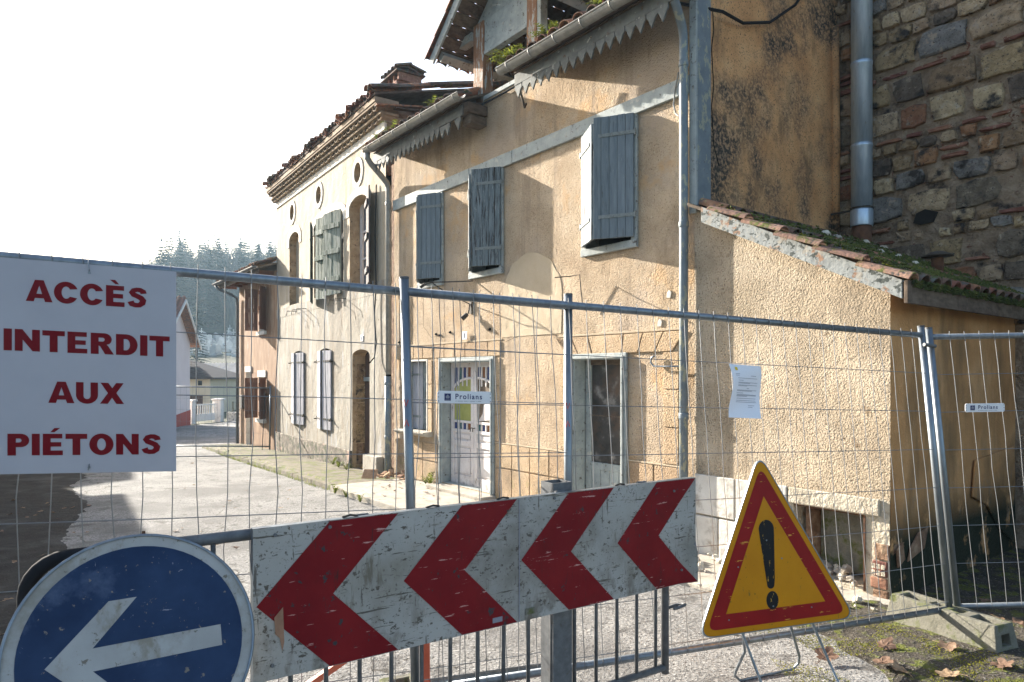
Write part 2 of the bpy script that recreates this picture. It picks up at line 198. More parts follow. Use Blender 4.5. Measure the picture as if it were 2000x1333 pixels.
MT['orange'] = mat('orange red paint', [(0.3,(0.48,0.09,0.045)),(0.7,(0.62,0.16,0.09))], sc=9, rgh=0.5)
MT['paint_mark'] = mat('red paint mark', (0.55,0.04,0.02), rgh=0.6)
MT['shard'] = mat('terracotta shard', [(0.3,(0.24,0.13,0.075)),(0.7,(0.42,0.26,0.16))], sc=12, rgh=0.95, rnd=0.2)
MT['rubble'] = mat('plaster rubble', [(0.3,(0.24,0.20,0.15)),(0.7,(0.58,0.54,0.47))], sc=12, rgh=0.95, rnd=0.3)
MT['bark'] = mat('bark', [(0.3,(0.05,0.04,0.03)),(0.7,(0.11,0.09,0.07))], sc=5, rgh=0.95)
MT['conifer'] = mat('conifer needles', [(0.3,(0.010,0.026,0.018)),(0.7,(0.030,0.058,0.038))], sc=0.6, rgh=0.9)
MT['twigs'] = mat('bare winter twigs', [(0.3,(0.06,0.055,0.045)),(0.7,(0.13,0.115,0.09))], sc=0.4, rgh=0.95)
MT['hill'] = mat('hill scrub', [(0.3,(0.035,0.04,0.018)),(0.7,(0.10,0.10,0.045))], sc=0.15, rgh=0.95)
MT['grass'] = mat('meadow', [(0.3,(0.025,0.03,0.014)),(0.55,(0.05,0.055,0.025)),(0.75,(0.12,0.14,0.035))], sc=0.12, rgh=0.95, bump=((6,.1),))
MT['pink_wall'] = mat('pale pinkish render', [(0.3,(0.56,0.49,0.49)),(0.7,(0.62,0.55,0.55))], sc=1, rgh=0.9)
MT['red_base'] = mat('red painted base', (0.33,0.055,0.04), rgh=0.85)
MT['cream_wall'] = mat('cream render', [(0.3,(0.58,0.50,0.36)),(0.7,(0.66,0.58,0.44))], sc=1, rgh=0.9)
MT['white_wall'] = mat('white render', [(0.3,(0.60,0.58,0.53)),(0.7,(0.70,0.68,0.64))], sc=1, rgh=0.9)
MT['slate'] = mat('dark slate tile', [(0.3,(0.035,0.024,0.024)),(0.7,(0.07,0.05,0.047))], sc=3, rgh=0.8)
MT['fibre_roof'] = mat('lichened corrugated roof', [(0.3,(0.22,0.20,0.19)),(0.7,(0.38,0.35,0.33))], sc=1.5, rgh=0.9, lay=(((0.34,0.29,0.16),4,0.56,0.66),))
MT['white_paint'] = mat('white paint', (0.66,0.64,0.61), rgh=0.7, lay=(((0.45,0.42,0.37),4,0.55,0.7),))
MT['tomb'] = mat('tombstone', [(0.3,(0.30,0.30,0.30)),(0.7,(0.52,0.52,0.50))], sc=0.8, rgh=0.8, rnd=0.3)

# ------------------------------------------------------------------ mesh helpers
class Fr:
    """upright frame: x along a wall, z up, o outward"""
    def __init__(s, org, x, n=None):
        s.o = Vector(org); s.x = Vector(x).normalized()
        s.n = Vector(n).normalized() if n is not None else Vector((s.x.y, -s.x.x, 0))
        s.z = Vector((0, 0, 1))
    def __call__(s, x, z, o=0.0): return s.o + s.x*x + s.z*z + s.n*o

WORLD = Fr((0,0,0), (1,0,0), (0,-1,0))
UX = Vector((.6096, -.7927, 0)); VX = Vector((.7927, .6096, 0))
F = Fr(VX*5.408 - UX*10.27, UX, -VX)                      # main facade: 0 at its left end, 6.13 at the corner
FB = Fr((-2.19, 11.8, 0), (-.5595, .8288, 0), (-.8288, -.5595, 0))    # pale house, measured from its right end
FC = Fr((-6.0, 17.44, 0), (-.5895, .8078, 0), (-.8078, -.5895, 0))    # brown house

class M:
    def __init__(s): s.v = []; s.f = []
    def add(s, pts, faces):
        b = len(s.v); s.v += [Vector(p) for p in pts]; s.f += [tuple(b+i for i in f) for f in faces]; return s
    def hexa(s, p):
        return s.add(p, [(0,1,2,3),(7,6,5,4),(0,4,5,1),(1,5,6,2),(2,6,7,3),(3,7,4,0)])
    def box(s, fr, x0, x1, z0, z1, o0, o1):
        return s.hexa([fr(x0,z0,o0),fr(x1,z0,o0),fr(x1,z1,o0),fr(x0,z1,o0),fr(x0,z0,o1),fr(x1,z0,o1),fr(x1,z1,o1),fr(x0,z1,o1)])
    def bar(s, a, b, w, h, up=Vector((0,0,1))):
        a, b = Vector(a), Vector(b); d = (b-a).normalized(); x = d.cross(up).normalized(); y = x.cross(d)
        q = [(-w/2,-h/2),(w/2,-h/2),(w/2,h/2),(-w/2,h/2)]
        return s.hexa([a+x*i+y*j for i, j in q]+[b+x*i+y*j for i, j in q])
    def prism(s, poly, fr, o0, o1):
        n = len(poly); pts = [fr(x,z,o0) for x, z in poly]+[fr(x,z,o1) for x, z in poly]
        return s.add(pts, [tuple(range(n))[::-1], tuple(range(n,2*n))]+[(i,(i+1)%n,n+(i+1)%n,n+i) for i in range(n)])
    def tube(s, pts, r, n=8, cap=True):
        pts = [Vector(p) for p in pts]; k = len(pts); rr = r if isinstance(r, (list, tuple)) else [r]*k
        b = len(s.v); prev = None
        for i, p in enumerate(pts):
            d = (pts[min(i+1,k-1)]-pts[max(i-1,0)])
            d = d.normalized() if d.length > 1e-9 else Vector((0,0,1))
            if prev is None:
                x = d.cross(Vector((0,0,1)));  x = x.normalized() if x.length > 1e-3 else Vector((1,0,0))
            else:
                x = prev - d*prev.dot(d); x.normalize()
            prev = x; y = d.cross(x)
            s.v += [p+(x*math.cos(2*math.pi*j/n)+y*math.sin(2*math.pi*j/n))*rr[i] for j in range(n)]
        for i in range(k-1):
            for j in range(n):
                s.f.append((b+i*n+j, b+i*n+(j+1)%n, b+(i+1)*n+(j+1)%n, b+(i+1)*n+j))
        if cap: s.f += [tuple(b+j for j in range(n))[::-1], tuple(b+(k-1)*n+j for j in range(n))]
        return s
    def lathe(s, c, prof, n=20):
        c = Vector(c); b = len(s.v); k = len(prof)
        for r, z in prof: s.v += [c+Vector((r*math.cos(2*math.pi*j/n), r*math.sin(2*math.pi*j/n), z)) for j in range(n)]
        for i in range(k-1):
            for j in range(n): s.f.append((b+i*n+j, b+i*n+(j+1)%n, b+(i+1)*n+(j+1)%n, b+(i+1)*n+j))
        s.f += [tuple(b+j for j in range(n))[::-1], tuple(b+(k-1)*n+j for j in range(n))]
        return s
    def fill(s, loops, fr, o=0.0):
        flat = [p for l in loops for p in l]
        tris = tessellate_polygon([[Vector((x, z, 0)) for x, z in l] for l in loops])
        return s.add([fr(x,z,o) for x, z in flat], [tuple(t) for t in tris])
    def strip(s, loop, fr, o0, o1, closed=True):
        n = len(loop); b = len(s.v)
        s.v += [fr(x,z,o0) for x, z in loop]+[fr(x,z,o1) for x, z in loop]
        s.f += [(b+i, b+(i+1)%n, b+n+(i+1)%n, b+n+i) for i in range(n if closed else n-1)]
        return s
    def plate(s, loops, fr, o0, o1):
        s.fill(loops, fr, o1); s.fill(loops, fr, o0)
        for l in loops: s.strip(l, fr, o0, o1)
        return s
    def grid(s, nx, ny, fn):
        b = len(s.v); s.v += [Vector(fn(i/nx, j/ny)) for j in range(ny+1) for i in range(nx+1)]
        s.f += [(b+j*(nx+1)+i, b+j*(nx+1)+i+1, b+(j+1)*(nx+1)+i+1, b+(j+1)*(nx+1)+i) for j in range(ny) for i in range(nx)]
        return s
    def build(s, name, m, parent=None, smooth=False, bevel=0.0, org=None, recalc=True, kind=None, label=None, cat=None, group=None, solid=0.0):
        if org is None:
            xs = [p.x for p in s.v]; ys = [p.y for p in s.v]; zs = [p.z for p in s.v]
            org = Vector(((min(xs)+max(xs))/2, (min(ys)+max(ys))/2, min(zs)))
        org = Vector(org)
        me = bpy.data.meshes.new(name); me.from_pydata([p-org for p in s.v], [], s.f)
        if recalc:
            import bmesh
            bm = bmesh.new(); bm.from_mesh(me); bmesh.ops.remove_doubles(bm, verts=bm.verts, dist=1e-5)
            bmesh.ops.recalc_face_normals(bm, faces=bm.faces); bm.to_mesh(me); bm.free()
        me.materials.append(MT[m] if isinstance(m, str) else m)
        if smooth: me.polygons.foreach_set('use_smooth', [True]*len(me.polygons))
        o = bpy.data.objects.new(name, me); COL.objects.link(o); put(o, org, parent)
        if solid:
            md = o.modifiers.new('thickness', 'SOLIDIFY'); md.thickness = solid; md.offset = 0
        if bevel:
            md = o.modifiers.new('bevel', 'BEVEL'); md.width = bevel; md.segments = 2; md.limit_method = 'ANGLE'; md.angle_limit = 0.6
        tag(o, label, cat, group, kind)
        return o
WL = {}
def put(o, loc, parent=None):
    loc = Vector(loc); WL[o.name] = loc
    if parent is not None: o.parent = parent; o.location = loc-WL[parent.name]
    else: o.location = loc
def tag(o, label=None, cat=None, group=None, kind=None):
    for k, q in (('label', label), ('category', cat), ('group', group), ('kind', kind)):
        if q: o[k] = q
    return o
def empty(name, loc, parent=None, label=None, cat=None, group=None):
    o = bpy.data.objects.new(name, None); COL.objects.link(o); o.empty_display_size = 0.2; put(o, loc, parent)
    return tag(o, label, cat, group)
def inst(src, name, loc, rot, parent=None, scale=None):
    """another object with the mesh of src"""
    o = bpy.data.objects.new(name, src.data); COL.objects.link(o); put(o, loc, parent)
    o.rotation_euler = rot
    if scale: o.scale = scale
    return o
def proto(m, name, mt, smooth=False, recalc=True):
    o = m.build(name, mt, smooth=smooth, org=(0,0,0), recalc=recalc); bpy.data.objects.remove(o, do_unlink=False) if False else None
    me = o.data; bpy.data.objects.remove(o); return me
def place(me, name, loc, rot=(0,0,0), parent=None, scale=None, mt=None):
    o = bpy.data.objects.new(name, me); COL.objects.link(o); put(o, loc, parent)
    o.rotation_euler = rot if not isinstance(rot, Matrix) else rot.to_euler()
    if scale: o.scale = scale if isinstance(scale, (tuple, list)) else (scale,)*3
    return o
def arc(cx, cz, r, a0, a1, n=12, rz=None):
    rz = rz or r
    return [(cx+r*math.cos(math.radians(a0+(a1-a0)*i/n)), cz+rz*math.sin(math.radians(a0+(a1-a0)*i/n))) for i in range(n+1)]
def rect(x0, x1, z0, z1): return [(x0,z0),(x1,z0),(x1,z1),(x0,z1)]
def arched(x0, x1, z0, z1, rise, n=8):
    """opening with a segmental head; z1 is the crown"""
    c = (x0+x1)/2; h = (x1-x0)/2
    return [(x0,z0),(x1,z0)]+[(c+h*math.cos(math.pi*i/n), z1-rise+rise*math.sin(math.pi*i/n)) for i in range(n+1)]
def facade(fr, outline, holes, depth, name, m, parent, rm=None):
    a = M(); a.fill([outline]+holes, fr, 0.0)
    o = a.build(name, m, parent, recalc=False)
    # front faces must look outward
    me = o.data
    if len(me.polygons) and me.polygons[0].normal.dot(fr.n) < 0: me.flip_normals()
    for h in holes:
        q = M(); q.strip(h, fr, 0.0, -depth); q.build('reveal', rm or m, o)
    return o
def smooth(a, b, x):
    t = max(0.0, min(1.0, (x-a)/(b-a))); return t*t*(3-2*t)
def gz(x, y):
    """height of the ground"""
    z = 0.08*(1-smooth(3.6, 6.2, y))
    if y > 9.5: z -= 0.035*(min(y, 40)-9.5)
    return z
# ------------------------------------------------------------------ ground, road, pavements
def terrain(x, y):
    z = gz(x, y)-0.06
    if y > 55: z += 0.14*(min(y, 112)-55)
    if y > 112: z += 0.215*(min(y, 260)-112)
    if y > 60: z += 2.0*mn.noise(Vector((x*0.02, y*0.02, 0)))*smooth(60, 120, y)
    if y > 100: z -= 9*smooth(.49, .60, -x/y)*smooth(100, 150, y)
    if y > 260: z += 0.03*(y-260)
    return z
def wrp(t, lo, hi, p): return lo+(hi-lo)*t**p
a = M()
ys = [-30+i*2.0 for i in range(45)]+[60+i*6 for i in range(45)]+[340, 420, 550, 750, 1000]
xs = [-900,-600,-400,-300]+[-240+i*8 for i in range(28)]+[-16,-8,0,8,16,30,60,100,160,240,400,700]
a.v = [Vector((x, y, terrain(x, y))) for y in ys for x in xs]; n = len(xs)
a.f = [(j*n+i, j*n+i+1, (j+1)*n+i+1, (j+1)*n+i) for j in range(len(ys)-1) for i in range(n-1)]
a.build('ground', 'grass', smooth=True, kind='structure', recalc=False)
a = M()
a.grid(130, 190, lambda u, v: (-17+26*u, -4+50*v**1.25, gz(0, -4+50*v**1.25)+0.018*mn.noise(Vector((26*u*0.8, 50*v**1.25*0.8, 3)))+0.005*mn.noise(Vector((26*u*5, 50*v**1.25*5, 3)))))
a.build('road', 'asphalt', smooth=True, kind='structure', recalc=False)
# darker gritty tarmac along the left side, widened to paint deeper house shade
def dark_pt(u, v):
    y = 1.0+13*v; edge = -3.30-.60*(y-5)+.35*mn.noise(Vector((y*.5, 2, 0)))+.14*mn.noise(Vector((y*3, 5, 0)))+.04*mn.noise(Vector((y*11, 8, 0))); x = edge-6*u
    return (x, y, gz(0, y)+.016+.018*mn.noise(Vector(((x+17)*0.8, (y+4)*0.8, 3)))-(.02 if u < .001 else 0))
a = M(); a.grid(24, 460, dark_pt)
a.build('road_edge', 'asphalt_dark_shade', smooth=True, kind='structure', recalc=False)
# mossy gravel verge at the right-hand side of the road
def verge_pt(u, v):
    y = 2.2+6.6*v; edge = 1.95+0.25*mn.noise(Vector((0, y*0.9, 5)))-0.10*(y-4.2)+0.08*mn.noise(Vector((0, y*4, 7)))
    x = edge+(9-edge)*u; h = 0.03*smooth(0, 0.03, u)
    return (x, y, gz(x, y)-0.008+h+0.014*mn.noise(Vector((x*6, y*6, 1)))*smooth(0, .05, u))
a = M(); a.grid(90, 80, verge_pt)
a.build('verge', 'earth', smooth=True, kind='structure', recalc=False)
# pavements: mossy strip before the pale and the brown house, slab before the ochre house, apron before the lean-to
def pav(u, v):
    t = -0.75+10.9*u; o = -0.1+1.2*v+0.03*mn.noise(Vector((t, 0, 2)))
    p = FB(t, 0, o); zt = gz(p.x, p.y)+0.085+0.012*mn.noise(Vector((t*2, o*2, 9)))
    if v > 0.999: zt = gz(p.x, p.y)-0.03
    return (p.x, p.y, zt)
a = M(); a.grid(70, 12, pav); a.build('pavement', 'pavement', kind='structure', recalc=False)
kerb = empty('kerb', FB(3, -0.2, 1.2)); kerb['kind'] = 'structure'
t = -0.75
while t < 10.0:
    l = 0.9+0.25*R.random(); l = min(l, 10.1-t); p = FB(t, 0, 1.1); q = FB(t+l, 0, 1.1)
    z0, z1 = gz(p.x, p.y), gz(q.x, q.y); dz = 0.012*(R.random()-.5)
    b = M(); g = 0.008
    c = [FB(t+g,z0-.1,1.10),FB(t+l-g,z1-.1,1.10),FB(t+l-g,z1+.09+dz,1.10),FB(t+g,z0+.09+dz,1.10)]
    d = [FB(t+g,z0-.1,1.23),FB(t+l-g,z1-.1,1.23),FB(t+l-g,z1+.085+dz,1.215),FB(t+g,z0+.085+dz,1.215)]
    b.hexa(c+d).build('kerb_stone', 'pavement', kerb, bevel=0.012)
    t += l
slab = M().box(F, 0.42, 6.2, -0.15, 0.075, -0.05, 1.30).build('pavement_slab', 'slab', bevel=0.012, kind='structure')
M().box(F, 6.21, 8.1, -0.15, 0.055, -0.15, 0.85).build('pavement_apron', 'slab', bevel=0.02, kind='structure')

# ------------------------------------------------------------------ the ochre house
HOUSE = empty('ochre_house', F(3.0, 0, 0), label='ochre roughcast house with grey shutters, broken dormer and two boarded doors behind the fence', cat='house')
W_OP = [(0.86,1.55),(2.31,3.05),(4.60,5.39)]
holes = [rect(x0, x1, 3.17, 4.475) for x0, x1 in W_OP]+[rect(1.53,2.81,0.14,1.955), rect(4.44,5.22,0.10,1.94), rect(0.42,1.09,0.86,1.96)]
wall = facade(F, [(0,-.3),(6.13,-.3),(6.13,5.50),(0,5.50)], holes, 0.24, 'wall', 'roughcast', HOUSE, 'grey_wood')
M().box(F, 0.0, 6.12, -0.3, 5.48, -2.74, -0.235).build('core_wall', 'dark', HOUSE)
# side wall over the lean-to, seen in shade
S2 = Fr(F(6.132, 0, 0), VX, UX)
facade(S2, [(0,-.3),(2.75,-.3),(2.75,7.0),(0,5.50)], [], 0.1, 'side_wall', 'sidewall', HOUSE)
M().box(S2, 0.0, 0.20, 3.36, 5.62, 0.003, 0.035).build('corner_board', 'pipe_paint', HOUSE, bevel=0.004)
M().box(F, 6.085, 6.165, 3.30, 5.5, 0.003, 0.03).build('corner_board', 'grey_wood', HOUSE, bevel=0.004)
b = M()
for i in range(8): b.tube([S2(.27+.02*math.sin(i*2.1), 5.35-.19*i, .004), S2(.27+.02*math.sin((i+1)*2.1)+(.12 if i == 7 else 0), 5.35-.19*(i+1), .004)], .005, 5)
b.build('crack', 'dark', HOUSE)
# rough brick left end strip
M().box(F, -0.16, -0.003, -0.3, 5.3, -0.35, -0.03).build('brick_quoin', 'brick_edge', HOUSE, bevel=0.01)
# string course
for x0, x1 in ((0.02,2.29),(2.297,3.28),(3.287,6.08)):
    M().box(F, x0, x1, 4.478, 4.645+0.006*R.random(), 0.003, 0.04).build('string_beam', 'grey_wood', HOUSE, bevel=0.006)
# arched plaster repair
M().plate([[(3.02,2.24),(4.2,2.24)]+[(x+.03*mn.noise(Vector((x*6,z*6,0))), z+.03*mn.noise(Vector((x*6,z*6,4)))) for x, z in arc(3.62,2.66,0.60,0,180,40,0.62)]], F, 0.002, 0.005).build('plaster_patch', 'patch', HOUSE)
# shutters standing ajar
def shutter(parent, fr, x, z0, z1, wd, ang, side, mt, np=5, straps=(0.2,-0.2), smt='hinge', batten=False, tilt=0.0, off=0.03, th=0.028):
    """a leaf hinged at x; side -1: leaf extends to -x when closed"""
    h = fr(x, 0, off); an = math.radians(ang)
    d = fr.x*(side*math.cos(an))+fr.n*math.sin(an); nn = fr.n*math.cos(an)-fr.x*(side*math.sin(an))
    f = Fr(h, d, nn); s = empty('shutter', f(wd/2, z0), parent); pw = wd/np
    for i in range(np):
        j = 0.006*(R.random()-.5); k = 0.004*R.random()
        p = [(i*pw+.002, z0+j-.01*tilt*i), ((i+1)*pw-.002, z0+j-.01*tilt*(i+1)), ((i+1)*pw-.002, z1+j-.01*tilt*(i+1)), (i*pw+.002, z1+j-.01*tilt*i)]
        M().prism(p, f, 0.0+k, th+k).build('plank', mt, s, bevel=0.0025)
    for zz in straps:
        z = z0+zz if zz > 0 else z1+zz
        if batten:
            b0, b1 = (th+.006, th+.032) if ang < 90 else (-.032, -.002)
            M().box(f, 0.02, wd-.02, z-.05, z+.05, b0, b1).build('batten', mt, s, bevel=0.004)
        else:
            m = M().box(f, -0.02, wd-.06, z-.018, z+.018, th+.005, th+.011); m.tube([f(-.015,z-.035,th+.006), f(-.015,z+.035,th+.006)], .011, 8)
            for q in range(4): m.lathe(f(0.05+q*(wd-.14)/3, z, 0)+f.n*(th+.010)-Vector((0,0,.007)), [(0.0,0),(.007,.002),(.007,.012),(0,.014)], 6)
            m.build('strap_hinge', smt, s)
    return s
for i, (x0, x1) in enumerate(W_OP):
    b = M()
    b.box(F, x1-.055, x1+.025, 3.115, 4.476, 0.003, 0.035).build('window_jamb', 'grey_wood', HOUSE, bevel=0.005)
    M().box(F, x0-.025, x0+.055, 3.115, 4.476, 0.003, 0.035).build('window_jamb', 'grey_wood', HOUSE, bevel=0.005)
    M().box(F, x0-.025, x1+.025, 3.085, 3.168, 0.003, 0.045).build('window_sill', 'grey_wood', HOUSE, bevel=0.006)
    wd = (x1-x0)/2+.045; an = (31, 33, 29)[i]; mt = ('shutter','shutter_worn','shutter')[i]
    shutter(HOUSE, F, x1-.01, 3.195, 4.468+(.02 if i else 0), wd, an, -1, mt, 5, (0.23, -0.2))
    shutter(HOUSE, F, x0+.01, 3.195, 4.440, wd, an, 1, 'shutter_worn' if i else 'shutter', 5, (0.23, -0.2))
# stone-pattern relief of the ground floor
def blocks(x0, x1, z0, z1, wdt, o1=0.014, jit=0.0, mt='roughcast_block', ang=0.0):
    n = max(1, round((x1-x0)/wdt)); w_ = (x1-x0)/n
    for i in range(n):
        s0 = ang*(i-n/2)/n; s1 = ang*(i+1-n/2)/n
        M().prism([(x0+i*w_+.006-s0,z0+.006),(x0+(i+1)*w_-.006-s1,z0+.006),(x0+(i+1)*w_-.006+s1,z1-.006),(x0+i*w_+.006+s0,z1-.006)], F, 0.0025, o1+0.004*R.random()).build('facing_block', mt, wall, bevel=0.006)
blocks(2.88, 4.36, 0.515, 0.83, 0.42); blocks(2.88, 4.36, 0.08, 0.51, 0.37)
blocks(5.30, 5.96, 0.515, 0.83, 0.3); blocks(5.30, 5.96, 0.08, 0.51, 0.3)
blocks(0.06, 1.42, 0.42, 0.70, 0.5); blocks(0.06, 1.42, 0.08, 0.415, 0.45)
blocks(1.32, 3.0, 1.995, 2.2, 0.29, 0.016); blocks(0.1, 1.26, 1.995, 2.2, 0.33)
blocks(4.2, 5.95, 1.975, 2.185, 0.25, 0.016, ang=0.16)
for z0, z1 in ((0.85,1.22),(1.22,1.6),(1.6,1.98)):
    blocks(5.745, 5.95, z0, z1, 0.3); blocks(2.87, 2.99, z0, z1, 0.3); blocks(1.33, 1.46, z0, z1, 0.3); blocks(1.12, 1.25, z0, z1, 0.3); blocks(4.18, 4.37, z0, z1, 0.3)
for x0, x1, z in ((1.30,3.03,2.205),(0.05,1.27,2.205),(4.15,5.98,2.19)):
    M().box(F, x0, x1, z, z+0.022, 0.002, 0.012).build('trim_fillet', 'trim', HOUSE, bevel=0.003)
for x0, x1 in ((2.87,4.38),(5.28,5.98)): M().box(F, x0, x1, 0.832, 0.848, 0.002, 0.014).build('trim_fillet', 'trim', HOUSE, bevel=0.003)
# glazed double door, set back
def frame3(x0, x1, z0, z1, wd, o0, o1, name, mt):
    M().box(F, x0, x0+wd, z0, z1, o0, o1).build(name, mt, HOUSE, bevel=0.006); M().box(F, x1-wd, x1, z0, z1, o0, o1).build(name, mt, HOUSE, bevel=0.006)
    M().box(F, x0+wd+.001, x1-wd-.001, z1-wd, z1, o0, o1-.002).build(name, mt, HOUSE, bevel=0.006)
frame3(1.47, 2.87, 0.10, 1.995, 0.075, 0.003, 0.035, 'door_frame', 'grey_wood')
frame3(1.50, 2.84, 0.10, 1.965, 0.03, 0.0365, 0.055, 'door_moulding', 'grey_wood')
M().box(F, 1.45, 2.9, 0.02, 0.125, -0.2, 0.25).build('door_step', 'slab', HOUSE, bevel=0.012)
def glazed_leaf(x0, x1, flip, ang):
    fr = Fr(F(x0, 0, -0.17), UX*math.cos(ang)+VX*math.sin(ang), -VX*math.cos(ang)+UX*math.sin(ang)); W = x1-x0
    d = empty('door', fr(W/2, .14), HOUSE); wt = 'white_wood'
    st = 0.075
    M().box(fr, 0, st, .14, 1.93, 0, .04).build('stile', wt, d, bevel=.004); M().box(fr, W-st, W, .14, 1.93, 0, .04).build('stile', wt, d, bevel=.004)
    for z0, z1 in ((.14,.27),(.70,.78),(.90,.945),(1.04,1.075),(1.855,1.93)): M().box(fr, st+.001, W-st-.001, z0, z1, .002, .038).build('cross_rail', wt, d, bevel=.004)
    for z0, z1 in ((.27,.70),(.78,.90)):
        M().box(fr, st, W-st, z0, z1, .006, .016).build('panel', wt, d); M().box(fr, st+.035, W-st-.035, z0+.03, z1-.03, .0165, .028).build('panel', wt, d, bevel=.008)
    gl = ('blue_glass','teal_glass','blue_glass','amber_glass'); n = 4; pw = (W-2*st)/n
    for i in range(n):
        M().box(fr, st+i*pw, st+(i+1)*pw-.001, .945, 1.04, .010, .016).build('pane', gl[(i+flip) % 4], d)
        M().box(fr, st+i*pw, st+(i+1)*pw-.001, 1.56, 1.855, .010, .015).build('pane', gl[(i+flip*2) % 4], d)
        if i:
            M().box(fr, st+i*pw-.011, st+i*pw+.011, .945, 1.04, .004, .036).build('glazing_bar', wt, d, bevel=.003)
            M().box(fr, st+i*pw-.011, st+i*pw+.011, 1.58, 1.855, .004, .036).build('glazing_bar', wt, d, bevel=.003)
    # quarter arch bar across the leaf
    rw = W-st*1.0; pts = [fr((W-st*.5-rw*math.sin(i*math.pi/16)) if not flip else (st*.5+rw*math.sin(i*math.pi/16)), 1.50+.20*math.cos(i*math.pi/16), .024) for i in range(9)]
    M().tube(pts, .019, 8).build('arched_bar', wt, d, smooth=True)
    pl = [(st,1.075),(W-st,1.075)]
    top = [(st, 1.54),(W*.5, 1.66),(W-st, 1.70)] if not flip else [(st, 1.70),(W*.5, 1.66),(W-st, 1.54)]
    if not flip: M().prism(pl+top[::-1], fr, .0165, .021).build('pane', 'yellow_glass', d)
    else:
        M().prism(pl+top[::-1], fr, .0165, .019).build('board', 'old_wood', d)
        M().prism([(st+.02,1.08),(W-st,1.13),(W-st,1.36),(st+.18,1.40),(st+.14,1.2)], fr, .0195, .024).build('broken_pane', 'white_wood', d)
    M().tube([fr(W-.03 if not flip else .03,.98,.04), fr(W-.03 if not flip else .03,.98,.075), fr(W-.03 if not flip else .03,.93,.08)], .008, 6).build('door_handle', 'iron', d)
glazed_leaf(1.56, 2.165, 0, 0.0); glazed_leaf(2.172, 2.79, 1, math.radians(-3))
# dusty single door
frame3(4.385, 5.265, 0.10, 1.985, 0.07, 0.003, 0.035, 'door_frame', 'grey_wood')
frame3(4.42, 5.235, 0.10, 1.955, 0.03, 0.0365, 0.06, 'door_moulding', 'grey_wood')
d = empty('door', F(4.83, .1, -.16), HOUSE)
M().box(F, 4.46, 4.54, .1, 1.93, -.19, -.15).build('stile', 'grey_wood', d, bevel=.004); M().box(F, 5.12, 5.2, .1, 1.93, -.19, -.15).build('stile', 'grey_wood', d, bevel=.004)
M().box(F, 4.541, 5.119, 1.86, 1.93, -.188, -.152).build('cross_rail', 'old_wood', d, bevel=.004); M().box(F, 4.541, 5.119, .66, .74, -.188, -.152).build('cross_rail', 'grey_wood', d, bevel=.004)
M().box(F, 4.541, 5.119, .741, 1.27, -.178, -.172).build('pane', 'dusty_glass', d); M().box(F, 4.541, 5.119, 1.285, 1.859, -.180, -.174).build('pane', 'dusty_glass', d)
M().box(F, 4.541, 5.119, 1.271, 1.284, -.182, -.168).build('glazing_bar', 'old_wood', d)
for i in range(4): M().box(F, 4.542+i*.1445, 4.542+(i+1)*.1445-.006, .1, .659, -.18+.003*R.random(), -.163).build('plank', 'grey_wood', d, bevel=.003)
# little shuttered window with its moulded sill
shutter(HOUSE, F, 1.075, .875, 1.95, .32, 0, -1, 'shutter_worn', 3, (0.2,-0.2), off=-.14); shutter(HOUSE, F, .44, .875, 1.95, .315, 0, 1, 'white_shutter_b', 3, (0.2,-0.2), off=-.14)
frame3(0.40, 1.11, 0.86, 1.985, 0.03, 0.003, 0.018, 'window_jamb', 'white_plaster')
M().prism([(-.02,0.79),(.09,.79),(.15,.815),(.17,.845),(.17,.865),(-.02,.875)], Fr(F(0.30,0,0), -VX, UX), 0.0, 0.95).build('window_sill', 'slab', HOUSE, bevel=.006)
# number plates
def number(fr, x, z, o, txt, name, parent):
    m = M().box(fr, x-.06, x+.06, z-.055, z+.055, o, o+.008).build(name, 'plate_white', parent, bevel=.003)
    t = M(); d = {'1': [(0,-.03,.03)], '4': []}
    if txt == '1': t.prism([(x-.008,z-.03),(x+.010,z-.03),(x+.010,z+.034),(x-.006,z+.034),(x-.020,z+.02),(x-.008,z+.022)], fr, o+.0085, o+.0095)
    else: t.plate([[(x+.005,z-.034),(x+.02,z-.034),(x+.02,z+.034),(x+.004,z+.034),(x-.028,z-.008),(x-.028,z-.02),(x+.005,z-.02)],[(x+.004,z-.007),(x+.004,z+.014),(x-.012,z-.007)]], fr, o+.0085, o+.0095)
    t.build('numeral', 'blue_film', m)
number(F, 2.18, 2.30, 0.03, '1', 'number_plate', HOUSE)
# cracks, holes and cables on the facade
def crack(pts, r, mt='dark', name='crack', fr=F, par=None, o=0.0):
    q = [];
    for (x, z), (x1, z1) in zip(pts, pts[1:]):
        for i in range(8): q.append(fr(x+(x1-x)*i/8+.022*(R.random()-.5), z+(z1-z)*i/8+.012*(R.random()-.5), o))
    q.append(fr(pts[-1][0], pts[-1][1], o)); return M().tube(q, r*.55, 5).build(name, mt, par or HOUSE)
crack([(1.55,4.46),(1.60,3.4),(1.58,2.7),(1.60,2.25)], .004); crack([(.95,3.1),(.97,2.5),(1.2,2.32),(1.45,2.34)], .004)
crack([(4.15,2.22),(3.4,2.25),(3.1,2.18)], .004)

